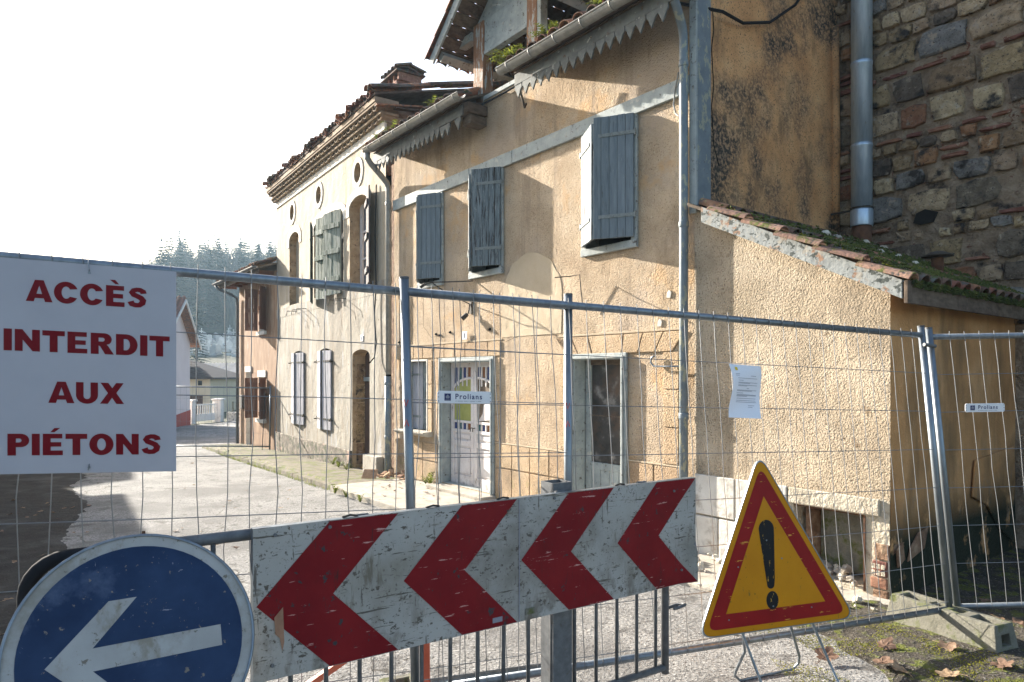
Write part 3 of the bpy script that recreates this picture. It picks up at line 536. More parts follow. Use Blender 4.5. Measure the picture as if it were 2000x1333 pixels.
for x, z in ((1.35,2.36),(1.47,2.34),(1.75,2.37),(2.75,2.36),(.18,2.28)):
    M().lathe(F(x,z,0)-Vector((0,0,.02)), [(0,0),(.022,.008),(.026,.02),(.018,.036),(0,.042)], 7).build('wall_hole', 'dark', HOUSE)
for x, z in ((5.82,2.55),(5.70,2.27)): M().prism([(x-.03,z-.03),(x+.02,z-.035),(x+.03,z+.02),(x+.0,z+.045),(x-.02,z+.02)], F, .004, .012).build('filler_spot', 'white_plaster', HOUSE)
M().tube([F(5.98,4.70,.06),F(5.93,4.55,.05),F(5.92,4.40,.06),F(5.96,4.30,.08),F(6.02,4.25,.1)], .008, 6).build('loop_cable', 'zinc', HOUSE)
M().tube([F(5.99,1.83,.06),F(5.80,1.83,.05),F(5.66,1.835,.05),F(5.62,1.87,.05),F(5.63,1.92,.05),F(5.67,1.94,.05)], .010, 6).build('tie_rod', 'galv', HOUSE, smooth=True)
# eaves: soffit, scalloped valance, gutter, tiles
def prof(o, z): return (o, z)
pend = M().prism([(-.050,.12),(-.050,.075),(-.030,.055),(-.022,.03),(-.008,.008),(0,-.012),(.008,.008),(.022,.03),(.030,.055),(.050,.075),(.050,.12)], Fr((0,0,0),(1,0,0),(0,-1,0)), -.010, .010)
PEND = proto(pend, 'pendant', 'valance')
RZ = math.atan2(UX.y, UX.x)
def canal(r0=.085, r1=.07, ln=.42, n=7, th=.012):
    m = M()
    for r in (r0, r0-th):
        pass
    v = []
    for y, ra in ((0, r0), (ln, r1)):
        for rr in (ra, ra-th):
            v += [(rr*math.cos(math.pi*i/n), y, rr*math.sin(math.pi*i/n)*.85) for i in range(n+1)]
    k = n+1; f = []
    for i in range(n):
        f += [(i,i+1,2*k+i+1,2*k+i), (k+i,3*k+i,3*k+i+1,k+i+1), (i,k+i,k+i+1,i+1), (2*k+i,2*k+i+1,3*k+i+1,3*k+i)]
    f += [(0,2*k,3*k,k),(n,k+n,3*k+n,2*k+n)]
    return m.add(v, f)
TILE = {k: proto(canal(), 'tile', k, smooth=False) for k in ('tile', 'tile_dark', 'tile_pale', 'genoise')}
def tile_rows(fr, x0, x1, o0, z0, pitch, rows, par, mt=('tile',), sp=.20, jit=1.0, alt=True):
    """canal tiles climbing away from the street: o decreases, z rises"""
    rz = math.atan2(fr.x.y, fr.x.x); flip = fr.n.cross(Vector((0,0,1))).dot(fr.x) > 0
    up = -fr.n
    rz = math.atan2(up.y, up.x)-math.pi/2
    n = int((x1-x0)/sp)
    for r in range(rows):
        for i in range(n):
            s = r*.34; x = x0+(i+.5)*sp+.02*jit*(R.random()-.5)
            p = fr(x, z0+s*math.sin(pitch)+.018*r+.012*jit*R.random(), o0-s*math.cos(pitch)+.05*jit*(R.random()-.5))
            e = Matrix.Rotation(rz+.06*jit*(R.random()-.5), 3, 'Z') @ Matrix.Rotation(pitch+.05*jit*(R.random()-.5), 3, 'X') @ Matrix.Rotation(.1*jit*(R.random()-.5), 3, 'Y')
            place(TILE[R.choice(mt)], 'tile', p, e, par)
            if r == 0 and alt:   # channel tile between, hollow side up
                p = fr(x+sp/2, z0+.005, o0-.02+.03*jit*(R.random()-.5))
                place(TILE[R.choice(mt)], 'tile', p, Matrix.Rotation(rz, 3, 'Z') @ Matrix.Rotation(pitch, 3, 'X') @ Matrix.Rotation(math.pi, 3, 'Y'), par)
PITCH = math.radians(23)
def roof_slab(fr, x0, x1, o0, z0, ln, pitch, th, name, mt, par):
    c, s_ = math.cos(pitch), math.sin(pitch); p = lambda x, l, h: fr(x, z0+l*s_+h*c, o0-l*c+h*s_)
    return M().hexa([p(x0,0,-th),p(x1,0,-th),p(x1,0,0),p(x0,0,0),p(x0,ln,-th),p(x1,ln,-th),p(x1,ln,0),p(x0,ln,0)]).build(name, mt, par)
roofs = []
for x0, x1 in ((-.08,2.62),(3.72,6.16)):
    rf = roof_slab(F, x0, x1, .44, 5.42, 3.6, PITCH, .03, 'roof', 'old_wood', HOUSE); roofs.append(rf)
    tile_rows(F, x0+.02, x1-.02, .50, 5.455, PITCH, 3, rf, ('tile','tile','tile_dark'))
    M().box(F, x0+.03, x1-.01, 5.235, 5.37, .335, .358).build('valance_board', 'valance', HOUSE, bevel=.004)
    # sloping boarded soffit
    M().hexa([F(x0+.02,5.39,.355),F(x1-.01,5.39,.355),F(x1-.01,5.405,.355),F(x0+.02,5.405,.355),F(x0+.02,5.46,.003),F(x1-.01,5.46,.003),F(x1-.01,5.48,.003),F(x0+.02,5.48,.003)]).build('soffit', 'old_wood', HOUSE)
    n = int((x1-x0-.06)/.138)
    vb = empty('valance', F((x0+x1)/2, 5.13, .345), HOUSE)
    for i in range(n):
        if (x0 < 1 and i == n-2): continue
        q = place(PEND, 'pendant', F(x0+.10+i*.138, 5.095, .345), (.05*(R.random()-.5), .06*(R.random()-.5), RZ), vb, (1.3,1,1.25))
        if (x0 < 1 and i > n-5) or (x0 > 1 and i < 2): q.rotation_euler.y += .35*(R.random()-.5); q.location.z -= .03*R.random()
    # half-round gutter with ring brackets
    gp = [(.065*math.cos(math.radians(a_)), .065*math.sin(math.radians(a_))) for a_ in range(180, 361, 20)]
    gp = gp+[(x_*.93, z_*.93) for x_, z_ in gp[::-1]]
    gs = -.02 if x0 < 1 else 3.66; ge = 2.82 if x0 < 1 else 6.2
    g = M().prism(gp, Fr(F(gs, 5.415, .51), -VX, UX), 0, ge-gs).build('gutter', 'zinc', HOUSE)
    M().tube([F(gs,5.415,.577), F(ge,5.415,.577)], .010, 6).build('gutter_bead', 'zinc', g)
    x = gs+.2
    while x < ge:
        M().tube([F(x, 5.415+.07*math.sin(math.radians(a_)), .51-.07*math.cos(math.radians(a_))) for a_ in range(175, 366, 15)], .006, 5).build('gutter_bracket', 'zinc', g); x += .42
roof_slab(F, 2.625, 3.715, -1.3, 6.16, 1.8, PITCH, .03, 'roof', 'old_wood', HOUSE)
M().hexa([F(-.1,5.42,-.0),F(0,5.42,0),F(0,5.4,0),F(-.1,5.40,0),F(-.1,5.42,-.3),F(0,5.42,-.3),F(0,5.4,-.3),F(-.1,5.40,-.3)]).build('eaves_block', 'old_wood', HOUSE)
# corbelled timber ends beside the dormer
M().box(F, 2.46, 2.70, 5.26, 5.40, .003, .33).build('eaves_beam', 'old_wood', HOUSE, bevel=.01); M().box(F, 2.48, 2.68, 5.13, 5.25, .003, .27).build('eaves_beam', 'old_wood', HOUSE, bevel=.01)
M().tube([F(3.75,5.3,.3),F(3.78,5.15,.28),F(3.76,5.05,.22),F(3.70,5.04,.16),F(3.68,5.10,.12)], .014, 8).build('gutter_hook', 'iron', HOUSE, smooth=True)
M().tube([F(2.45,5.46,.03),F(2.9,5.44,.035),F(3.3,5.45,.03),F(3.72,5.47,.05)], .014, 6).build('eaves_cable', 'cable', HOUSE)
M().box(F, 2.62, 3.76, 5.502, 5.56, -.2, .02).build('wall_plate', 'grey_wood', HOUSE, bevel=.006)
# downpipes
def downpipe(pts, zs, r, mt, fr, par, top=None):
    p = M().tube(pts, r, 12).build('downpipe', mt, par, smooth=True)
    for z in zs:
        c = min(pts, key=lambda q: abs(q.z-z)*0+ (q-pts[-1]).to_2d().length)
        M().lathe((c.x, c.y, z-.03), [(r+.004,0),(r+.007,.01),(r+.007,.05),(r+.004,.06)], 14).build('pipe_collar', mt, p, smooth=True)
    return p
downpipe([F(6.17,5.42,.48),F(6.16,5.34,.42),F(6.11,5.22,.25),F(6.07,5.10,.12),F(6.055,5.02,.08),F(6.055,4.9,.077),F(6.055,3,.075),F(6.055,.1,.075)], (4.75,3.2,1.35), .042, 'pipe_paint', F, HOUSE)
downpipe([F(.02,5.36,.50),F(.0,5.28,.49),F(-.01,5.20,.42),F(-.02,5.05,.24),F(-.03,4.94,.12),F(-.03,4.85,.09),F(-.03,1.75,.09)], (4.6,3.1), .048, 'zinc', F, HOUSE)
downpipe([F(-.03,1.72,.10),F(-.03,.08,.10)], (1.6,.7), .053, 'pipe_paint', F, HOUSE)
# ---------------- dormer
DO = empty('dormer', F(3.05, 5.5, 0), HOUSE)
M().box(F, 2.36, 2.60, 5.44, 6.62, -.16, .01).build('post', 'brown_wood', DO, bevel=.008)
M().box(F, 3.54, 3.74, 5.56, 6.62, -.16, .0).build('post', 'brown_wood', DO, bevel=.008); M().box(F, 3.76, 3.83, 5.5, 6.62, -.1, .01).build('post', 'grey_wood', DO, bevel=.005)
M().box(F, 2.601, 3.539, 6.20, 6.42, -.12, -.01).build('lintel_board', 'grey_wood', DO, bevel=.006)
M().box(F, 2.602, 3.538, 6.145, 6.195, -.10, .0).build('lintel_moulding', 'grey_wood', DO, bevel=.006)
M().prism([(2.40,6.625),(3.76,6.625),(3.08,7.20)], F, -.10, -.02).build('gable_board', 'grey_wood', DO)
M().prism([(2.601,6.421),(3.539,6.421),(3.539,6.62),(2.601,6.62)], F, -.11, -.015).build('gable_board', 'grey_wood', DO, bevel=.004)
def dorm_slope(sg):
    ex, ez, rx, rz_ = 3.08+sg*1.22, 6.26, 3.08, 7.30
    sl = math.atan2(rz_-ez, 1.22); nx, nz = sg*math.sin(sl), math.cos(sl)
    P = lambda l, h, o: F(ex+(rx-ex)*l+nx*h, ez+(rz_-ez)*l+nz*h, o)
    L_ = math.hypot(1.22, rz_-ez)
    k = empty('roof', P(.5,0,-.5), DO)
    for i in range(9):
        M().hexa([P(i/9+.004,0,.36),P((i+1)/9-.004,0,.36),P((i+1)/9-.004,.02,.36),P(i/9+.004,.02,.36),P(i/9+.004,0,-2.2),P((i+1)/9-.004,0,-2.2),P((i+1)/9-.004,.02,-2.2),P(i/9+.004,.02,-2.2)]).build('plank', 'old_wood', k)
    M().hexa([P(-.02,-.10,.365),P(1,-.10,.365),P(1,.03,.365),P(-.02,.03,.365),P(-.02,-.10,.395),P(1,-.10,.395),P(1,.03,.395),P(-.02,.03,.395)]).build('barge_board', 'grey_wood', k)
    for o in (-.5,-.9,-1.3,-1.7): M().hexa([P(.02,-.07,o),P(.98,-.07,o),P(.98,-.002,o),P(.02,-.002,o),P(.02,-.07,o-.06),P(.98,-.07,o-.06),P(.98,-.002,o-.06),P(.02,-.002,o-.06)]).build('rafter', 'old_wood', k)
    for j in range(10):
        for i in range(5):
            o = .36-j*.2; p = P(-.05+i*.225, .05+.012*R.random(), o+.03*(R.random()-.5))
            X = (F.x*(rx-ex)+F.z*(rz_-ez)).normalized(); Z = (F.x*nx+F.z*nz).normalized(); Yx = Z.cross(X)
            mtx = Matrix((Yx, X, Z)).transposed() if Yx.cross(X).dot(Z) > 0 else Matrix((-Yx, X, Z)).transposed()
            place(TILE['tile_dark' if R.random() < .5 else 'tile'], 'tile', p, mtx @ Matrix.Rotation(.12*(R.random()-.5), 3, 'Z'), k)
    M().box(F, *( (2.02,2.36) if sg < 0 else (3.83,4.05)), 6.42, 6.54, -.08, .04).build('purlin_end', 'grey_wood', k, bevel=.006)
    M().hexa([P(.02,-.13,.3),P(.09,-.13,.3),P(.09,-.03,.3),P(.02,-.03,.3),P(.02,-.13,-2),P(.09,-.13,-2),P(.09,-.03,-2),P(.02,-.03,-2)]).build('purlin', 'grey_wood', k)
dorm_slope(-1); dorm_slope(1)
M().box(F, 2.55, 3.75, 5.6, 7.0, -2.2, -2.1).build('back_boards', 'old_wood', DO)
# wall bracket with a broken lamp
LAMP = M(); LAMP.tube([F(2.36,3.06,.02),F(2.15,3.06,.16),F(1.92,3.055,.42),F(1.85,3.02,.5)], .009, 6); LAMP.tube([F(1.92,3.055,.42),F(2.1,2.9,.3),F(2.30,2.74,.03)], .008, 6)
LAMP.tube([F(1.86,3.03,.49),F(1.81,2.985,.54)], .022, 8)
LAMP.tube([F(2.30,2.74,.03),F(2.30,2.66,.04),F(2.29,2.58,.06)], .008, 5); LAMP.tube([F(2.29,2.60,.06),F(2.24,2.53,.12)], [.03,.035], 8); LAMP.box(F, 2.28, 2.33, 2.60, 2.78, .004, .022)
LAMP.build('lamp_bracket', 'iron', label='rusty iron lamp bracket with a dangling socket above the glazed door', cat='bracket')
M().tube([F(4.48,2.84,.35),F(4.55,2.86,.18),F(4.62,2.88,.1),F(4.62,2.5,.05)], .006, 6).build('hook', 'iron', label='thin bent iron hook on the ochre wall above the fence post', cat='hook')
# ------------------------------------------------------------------ lean-to
LT = empty('lean_to_shed', F(7.0, 0, -1.0), label='sandy roughcast lean-to with mossy tiled roof at the right of the ochre house', cat='shed')
FL = Fr(F(0, 0, .012), UX, -VX)
def ltz(x): return 3.335-(x-6.14)*0.497            # underside line of its roof
X1 = 7.93
facade(FL, [(6.135,.80),(X1,.80),(X1,ltz(X1)),(6.135,ltz(6.135))], [], .05, 'wall', 'roughcast_lt', LT)
facade(FL, [(6.135,-.3),(X1-.004,-.3),(X1-.004,.799),(6.135,.799)], [rect(7.15,7.74,.09,.66)], .35, 'plinth_wall', 'cement', LT, 'cement')
M().box(FL, 7.0, X1-.02, -.2, .79, -.7, -.36).build('cellar_back', 'plinth_white', LT)
for x0, x1, z0, z1 in ((6.16,6.60,.43,.81),(6.61,7.11,.43,.81),(6.16,6.42,.03,.42),(6.43,6.88,.03,.42),(6.89,7.12,.03,.42)):
    M().box(FL, x0, x1-.008, z0, z1-.008, .003, .028+.006*R.random()).build('plinth_block', 'plinth_white', LT, bevel=.006)
M().box(FL, 7.12, 7.86, .67, .80, .003, .03).build('lintel', 'cement', LT, bevel=.008)
M().box(FL, 7.19, 7.24, .09, .655, -.30, -.12).build('opening_post', 'brick_edge', LT, bevel=.008)
M().box(FL, 7.25, 7.73, .12, .65, -.30, -.26).build('opening_board', 'concrete', LT, bevel=.004)
M().box(FL, 7.15, 7.74, .648, .668, -.30, -.005).build('opening_lintel_bar', 'rust', LT)
M().box(FL, 7.735, 7.747, .07, .655, -.06, .01).build('opening_edge', 'rust', LT)
# broken hollow bricks at the corner
for i, (z0, z1, dx) in enumerate(((.03,.11,.01),(.12,.20,0),(.21,.33,.0),(.34,.46,.02))):
    m = M().box(FL, 7.785+dx+.02*R.random(), X1+.002-.02*R.random(), z0, z1, -.28, .012+.02*R.random()).build('brick', ('brick_edge','brick','brick','brick_edge')[i], LT, bevel=.008)
    if i == 2:
        for a_ in range(3):
            for b_ in range(2): M().box(FL, 7.805+a_*.036, 7.832+a_*.036, z0+.015+b_*.05, z0+.05+b_*.05, .030, .0345).build('cell', 'cement', m)
S3 = Fr(F(X1, 0, .012), VX, UX)
a = M(); a.grid(24, 20, lambda u, v: S3(u*2.74, -.2+v*(ltz(X1)+.2), .008*mn.noise(Vector((u*8, v*8, 4)))))
a.build('side_wall', 'sidewall_lt', LT, smooth=True)
M().box(F, 6.2, X1-.05, -.3, 2.3, -2.7, -.8).build('core_wall', 'dark', LT)
M().prism([(1.55,.66),(1.62,.98),(2.62,1.05),(2.62,.1),(2.2,.3),(1.9,.55)], S3, .012, .03).build('bare_plaster', 'sidewall_lt', LT, bevel=.006)
for k, (p_) in enumerate(([(.25,.30),(.55,.36),(.62,.52),(.45,.50),(.30,.40)], [(.08,.28),(.2,.33),(.16,.46),(.06,.42)])):
    M().prism(p_, S3, .010, .026).build('fallen_render_edge', 'brick_edge', LT, bevel=.006)
# roof: boards, tiles, verge and fascia
PL = math.atan(0.497)
RF = lambda x, o, h=0.0: F(x, ltz(x)+.05+h, o+.092)
rl = M().hexa([RF(6.14,.04,-.03),RF(8.09,.04,-.03),RF(8.09,.04,0),RF(6.14,.04,0),RF(6.14,-2.8,-.03),RF(8.09,-2.8,-.03),RF(8.09,-2.8,0),RF(6.14,-2.8,0)]).build('roof', 'old_wood', LT)
M().hexa([RF(6.31,.022,-.135),RF(8.07,.022,-.125),RF(8.07,.022,.01),RF(6.31,.022,.01),RF(6.31,.055,-.135),RF(8.07,.055,-.125),RF(8.07,.055,.012),RF(6.31,.055,.012)]).build('verge_board', 'peel_wood', LT, bevel=.004)
for i in range(3):
    o1 = .147-.92*i; M().box(Fr(F(8.082,0,0),-VX,UX), o1-.915, o1, ltz(8.07)-.11, ltz(8.07)+.055, 0, .028).build('fascia_board', 'old_wood', LT, bevel=.004)
rzx = math.atan2((-UX).y, (-UX).x)-math.pi/2
for j in range(14):
    for i in range(6):
        x = 8.13-i*.335; o = .03-j*.198
        if j == 0 and i == 5: continue
        mt = 'tile_pale' if j == 0 else R.choice(('tile','tile_dark','tile_dark'))
        e = Matrix.Rotation(rzx+(.05 if j else .10)*(R.random()-.5), 3, 'Z') @ Matrix.Rotation(PL-.04-(0 if j else .045)+.04*(R.random()-.5), 3, 'X') @ Matrix.Rotation(.1*(R.random()-.5)+(.25 if j == 0 else 0), 3, 'Y')
        place(TILE[mt], 'tile', RF(x, o+.01*(R.random()-.5), .018+.022*(i % 2)*.3+.008*R.random()), e, rl)
def tufts(spots, n, size, seed):
    rr = random.Random(seed); m = M()
    for _ in range(n):
        p = spots(rr); s = size*(.5+rr.random()); a_ = rr.random()*6.28
        d1 = Vector((math.cos(a_), math.sin(a_), .25*rr.random()))*s; d2 = Vector((-math.sin(a_), math.cos(a_), .3*rr.random()))*s*.6; up = Vector((0,0,s*(.4+.7*rr.random())))
        m.add([p-d1, p+d2, p+d1, p-d2, p+up+d1*.3], [(0,1,4),(1,2,4),(2,3,4),(3,0,4)])
    return m
def mspot(rr):
    while True:
        x = 6.4+1.72*rr.random()**.75; o = .02-2.6*rr.random()
        if mn.noise(Vector((x*3, o*3, 1)))+.35*(x-6.9)+(.12 if x > 7.75 else 0) > -.05 or rr.random() < .12: return RF(x, o, .05+.05*abs(math.cos((o-.03)*math.pi/.198)))
tufts(mspot, 5200, .016, 3).build('moss', 'moss', rl, recalc=False, kind='stuff')
def mspot2(rr):
    i = rr.choice((0,1,2,3,4)); x = 8.09-i*.335-.06*rr.random()**2*3; return RF(x, -.01+.05*rr.random()-.18*rr.random()**2, .075)
tufts(mspot2, 420, .013, 4).build('moss', 'moss_bright', rl, recalc=False, kind='stuff')
def mspot3(rr):
    return RF(8.10+.035*rr.random(), .0-2.6*rr.random(), .03-.05*rr.random()**1.5)
tufts(mspot3, 1500, .018, 5).build('moss', 'moss', rl, recalc=False, kind='stuff')
VC = RF(7.72, -1.5, .07)
vent = M().lathe(VC, [(.05,-.05),(.05,.13),(.045,.14)], 14).build('roof_vent', 'rust', LT, smooth=True)
M().lathe(VC+Vector((0,0,.135)), [(.045,0),(.13,.012),(.13,.02),(.05,.055),(0,.065)], 16).build('vent_cap', 'iron', vent, smooth=True)
for i in range(9):
    x = 6.6+1.1*R.random(); o = -1.2-1.3*R.random(); s = .03+.03*R.random()
    p = RF(x, o, .08); m = M(); m.lathe(p, [(0,-s*.4),(s*.8,-s*.3),(s,.1*s),(s*.5,s*.7),(0,s*.8)], 6)
    m.build('rubble_stone', 'rubble', label='pale rubble lump lying on the mossy lean-to roof', cat='rubble', group='rubble on the lean-to roof')

# ------------------------------------------------------------------ rubble stone building behind the lean-to
SB = empty('stone_building', F(7.6, 0, -2.9), label='tall rubble stone building wall rising behind the mossy lean-to roof', cat='building')
FS = Fr(F(0, 0, -2.72), UX, -VX)
a = M(); a.grid(60, 80, lambda u, v: FS(5.9+4.6*u, -.3+9*v, -.012+.014*mn.noise(Vector((u*40, v*70, 4)))+.02*mn.noise(Vector((u*9, v*14, 2)))))
sw = a.build('wall', 'mortar', SB, smooth=True)
M().box(FS, 6.0, 10.4, -.3, 8.6, -.6, -.06).build('core_wall', 'dark', SB)
rr = random.Random(21); cnt = 0
def rock(x0, x1, z0, z1, mt, h, name='stone'):
    w_, hh = x1-x0, z1-z0; cx, cz = (x0+x1)/2, (z0+z1)/2; n = 8; P = []
    for i in range(n):
        a_ = 2*math.pi*i/n+.25*(rr.random()-.5); ca, sa = math.cos(a_), math.sin(a_)
        k = 1/max(abs(ca), abs(sa))**.92; j = .80+.22*rr.random()
        P.append((ca*k*j*w_/2, sa*k*j*hh/2))
    m = M(); v = []
    for s, o in ((1.05,-.05),(1.0,h*.5),(.93,h*.95),(.5,h*1.15)):
        v += [FS(cx+x*s*(1+.08*(rr.random()-.5)), cz+z*s*(1+.08*(rr.random()-.5)), o+.016*(rr.random()-.5)) for x, z in P]
    v.append(FS(cx, cz, h*1.08)); f = []
    for l in range(3): f += [(l*n+i, l*n+(i+1)%n, (l+1)*n+(i+1)%n, (l+1)*n+i) for i in range(n)]
    f += [(3*n+i, 3*n+(i+1)%n, 4*n) for i in range(n)]
    return m.add(v, f).build(name, mt, sw, bevel=0)
z = 2.25
while z < 6.9:
    h = rr.choice((.09,.13,.17,.21,.25,.31)); x = 6.08+.1*rr.random()
    while x < 9.0:
        if h < .12 or rr.random() < .08:
            bl = .16+.2*rr.random(); zz = z
            nb_ = rr.choice((1,1,2)); zz += rr.random()*max(0, h-.12)
            while zz < z+h-.03 and nb_ > 0:
                nb_ -= 1
                t_ = .035+.018*rr.random(); rock(x, x+bl*(.7+.3*rr.random()), zz, zz+t_, 'brick', .02+.02*rr.random(), 'brick'); zz += t_+.02+.03*rr.random()
            x += bl+.02
        else:
            l = h*(.8+.95*rr.random()); dz = .03*(rr.random()-.5)
            if not (6.98 < x+l/2 < 7.25 and 3.35 < z+h/2 < 3.62) and rr.random() > .06:
                rock(x, x+l, z+dz, z+h*(.82+.16*rr.random())+dz, 'stone%d' % rr.choice((0,0,0,3,3,3,3,4,1,2)), .014+.03*rr.random())
            x += l+.002+.015*rr.random()
    z += h+.004
M().prism([(7.0,3.42),(7.06,3.39),(7.2,3.40),(7.24,3.5),(7.12,3.55),(7.03,3.52)], FS, -.05, .036).build('wall_hole', 'dark', sw)
M().tube([S2(2.62,5.9,.02),S2(2.66,4.5,.02),S2(2.63,3.1,.02)], .05, 8).build('corner_fillet', 'sidewall', HOUSE, smooth=True)
# flue
pf = FS(6.50, 0, .16); FLU = empty('flue_pipe', (pf.x, pf.y, 3.15), label='tall bright galvanised flue pipe in the corner above the lean-to', cat='pipe')
for z0, z1 in ((3.64,4.39),(4.39,5.33),(5.33,6.3),(6.3,7.3)):
    M().lathe((pf.x,pf.y,0), [(.112,z0),(.112,z1-.04),(.116,z1-.035),(.116,z1-.001)], 28).build('pipe_section', 'flue', FLU, smooth=True)
M().lathe((pf.x,pf.y,0), [(.118,3.45),(.120,3.46),(.120,3.63),(.117,3.639)], 28).build('pipe_collar', 'flue', FLU, smooth=True)
M().lathe((pf.x,pf.y,0), [(.105,3.0),(.105,3.449)], 24).build('rusty_stub', 'rust', FLU, smooth=True)
M().lathe((pf.x,pf.y,0), [(.124,3.645),(.124,3.665)], 24).tube([(pf.x,pf.y,3.655), Vector((pf.x,pf.y,3.655))-UX*.36], .012, 6).build('pipe_bracket', 'iron', FLU)
M().tube([F(6.0,5.35,.12), S2(.3,5.30,.1), S2(.7,5.33,.06), S2(1.2,5.5,.05), S2(1.7,5.85,.05), S2(2.1,6.3,.04)], .016, 6).build('wall_cable', 'cable', label='black cable slung across the corner at the top of the ochre house', cat='cable')

# ------------------------------------------------------------------ pale plaster house
HB = empty('pale_house', FB(3.4, -.3, 0), label='pale plaster house with round attic holes and toothed tile cornice beyond the ochre house', cat='house')
octs = [(1.27,5.55),(3.53,5.62),(5.49,5.63)]
hole_up = [arched(.80,1.70,3.40,5.10,.16), arched(2.05,3.85,3.42,5.10,.16), arched(4.95,5.72,3.42,5.12,.18)]
hole_lo = [arched(2.70,3.55,.62,2.30,.12), arched(4.52,5.45,.62,2.30,.12), arched(.70,1.56,-.30,2.22,.12)]
wb = facade(FB, [(-.02,3.18),(6.85,3.18),(6.85,5.98),(-.02,5.98)], hole_up+[arc(x,z,.175,0,360,20,.19)[:-1] for x, z in octs], .26, 'wall', 'plaster_b', HB, 'reveal_stone')
facade(FB, [(-.02,-.7),(6.85,-.7),(6.85,3.178),(-.02,3.178)], hole_lo, .30, 'lower_wall', 'plaster_b_low', HB, 'reveal_stone')
M().box(FB, -.018, 6.84, -.7, 6.1, -4.0, -.262).build('core_wall', 'dark', HB)
M().box(FB, 6.835, 6.85, -.7, 6.0, -4.0, -.001).build('end_wall', 'plaster_b', HB)
for x, z in octs:
    M().plate([arc(x,z,.27,0,360,24,.29)[:-1], arc(x,z,.175,0,360,24,.19)[:-1]], FB, .003, .016).build('round_surround', 'white_plaster', HB)
    M().fill([arc(x,z,.20,0,360,16,.21)[:-1]], FB, -.17).build('boarding', 'old_wood', HB)
for x0, x1, z1 in ((.80,1.70,5.10),(2.05,3.85,5.10),(4.95,5.72,5.12)):
    c, hw = (x0+x1)/2, (x1-x0)/2
    M().plate([[(x0-.16,z1-.30)]+[(x0-.012,z1-.30)]+[(c-(hw+.012)*math.cos(math.pi*i/10), z1-.16+.172*math.sin(math.pi*i/10)) for i in range(11)]+[(x1+.012,z1-.30),(x1+.16,z1-.30)]+[(c+(hw+.16)*math.cos(math.pi*i/10), z1-.10+.26*math.sin(math.pi*i/10)) for i in range(11)]], FB, .003, .014).build('arch_surround', 'white_plaster', HB)
for x0, x1 in ((1.56,2.62),(2.70,3.55),(3.62,4.50),(4.52,5.45),(5.5,6.84)): pass
M().fill([rect(-.02,6.85,3.182,3.40)], FB, .004).build('sill_band', 'plaster_b_low', HB)
M().box(FB, 1.57, 6.86, -.7, .29, .003, .05).build('plinth', 'plinth_b', HB, bevel=.012)
M().box(FB, .06, .69, -.7, .32, .003, .14).build('corner_block', 'slab', HB, bevel=.012)
M().box(FB, -.02, 6.85, 5.982, 6.13, -.2, .025).build('frieze', 'white_plaster', HB, bevel=.004)
# toothed tile cornice
def genoise(z, o, n):
    k = empty('cornice_course', FB(3.4, z, o), HB); up = -FB.n; rz = math.atan2(up.y, up.x)-math.pi/2
    for i in range(n):
        x = -.10+(i+.5)*(7.05/n)+.015*(R.random()-.5)
        place(TILE['genoise'], 'cornice_tile', FB(x, z+.01*(R.random()-.5), o+.02*(R.random()-.5)), Matrix.Rotation(rz, 3, 'Z') @ Matrix.Rotation(math.pi, 3, 'Y'), k, (1.15,1,1.1))
    M().box(FB, -.12, 6.97, z+.004, z+.045, -.2, o+.035).build('cornice_ledge', 'genoise', HB, bevel=.004)
    M().box(FB, -.04, 6.87, z-.095, z+.003, -.2, o-.09).build('cornice_bed', 'genoise', HB)
genoise(6.20, .10, 33); genoise(6.345, .19, 33)
M().box(FB, -.12, 6.97, 6.392, 6.47, -.2, .24).build('cornice_ledge', 'genoise', HB)
rb = roof_slab(FB, -.16, 7.0, .26, 6.52, 4.4, math.radians(15), .035, 'roof', 'old_wood', HB)
tile_rows(FB, -.16, 7.0, .30, 6.54, math.radians(15), 2, rb, ('tile','tile_dark','tile'), jit=2.2, sp=.19)
# right verge: ridge tiles and loose rubble climbing back
vd = -FB.n
for i in range(9):
    for j in range(2):
        p = FB(-.14+j*.17+.03*(R.random()-.5), 6.55+.268*i*.37+.05*j+.02*R.random(), .34-i*.37)
        place(TILE[R.choice(('tile','tile_dark'))], 'tile', p, Matrix.Rotation(math.atan2(vd.y, vd.x)-math.pi/2+.08*(R.random()-.5), 3, 'Z') @ Matrix.Rotation(math.radians(15)+.06*(R.random()-.5), 3, 'X'), rb, 1.1)
for i in range(7):
    a0 = FB(-.17, 6.30+.02*i, .25-.35*i)
    M().bar(a0, a0-FB.n*(.5+.4*R.random())+Vector((0,0,.06+.1*R.random()))-FB.x*(.02+.12*R.random()), .12, .025).build('broken_batten', R.choice(('old_wood','tile')), rb)
M().box(FB, -.03, 0, 5.2, 6.40, -4.0, -.02).build('end_wall', 'brick_edge', HB)
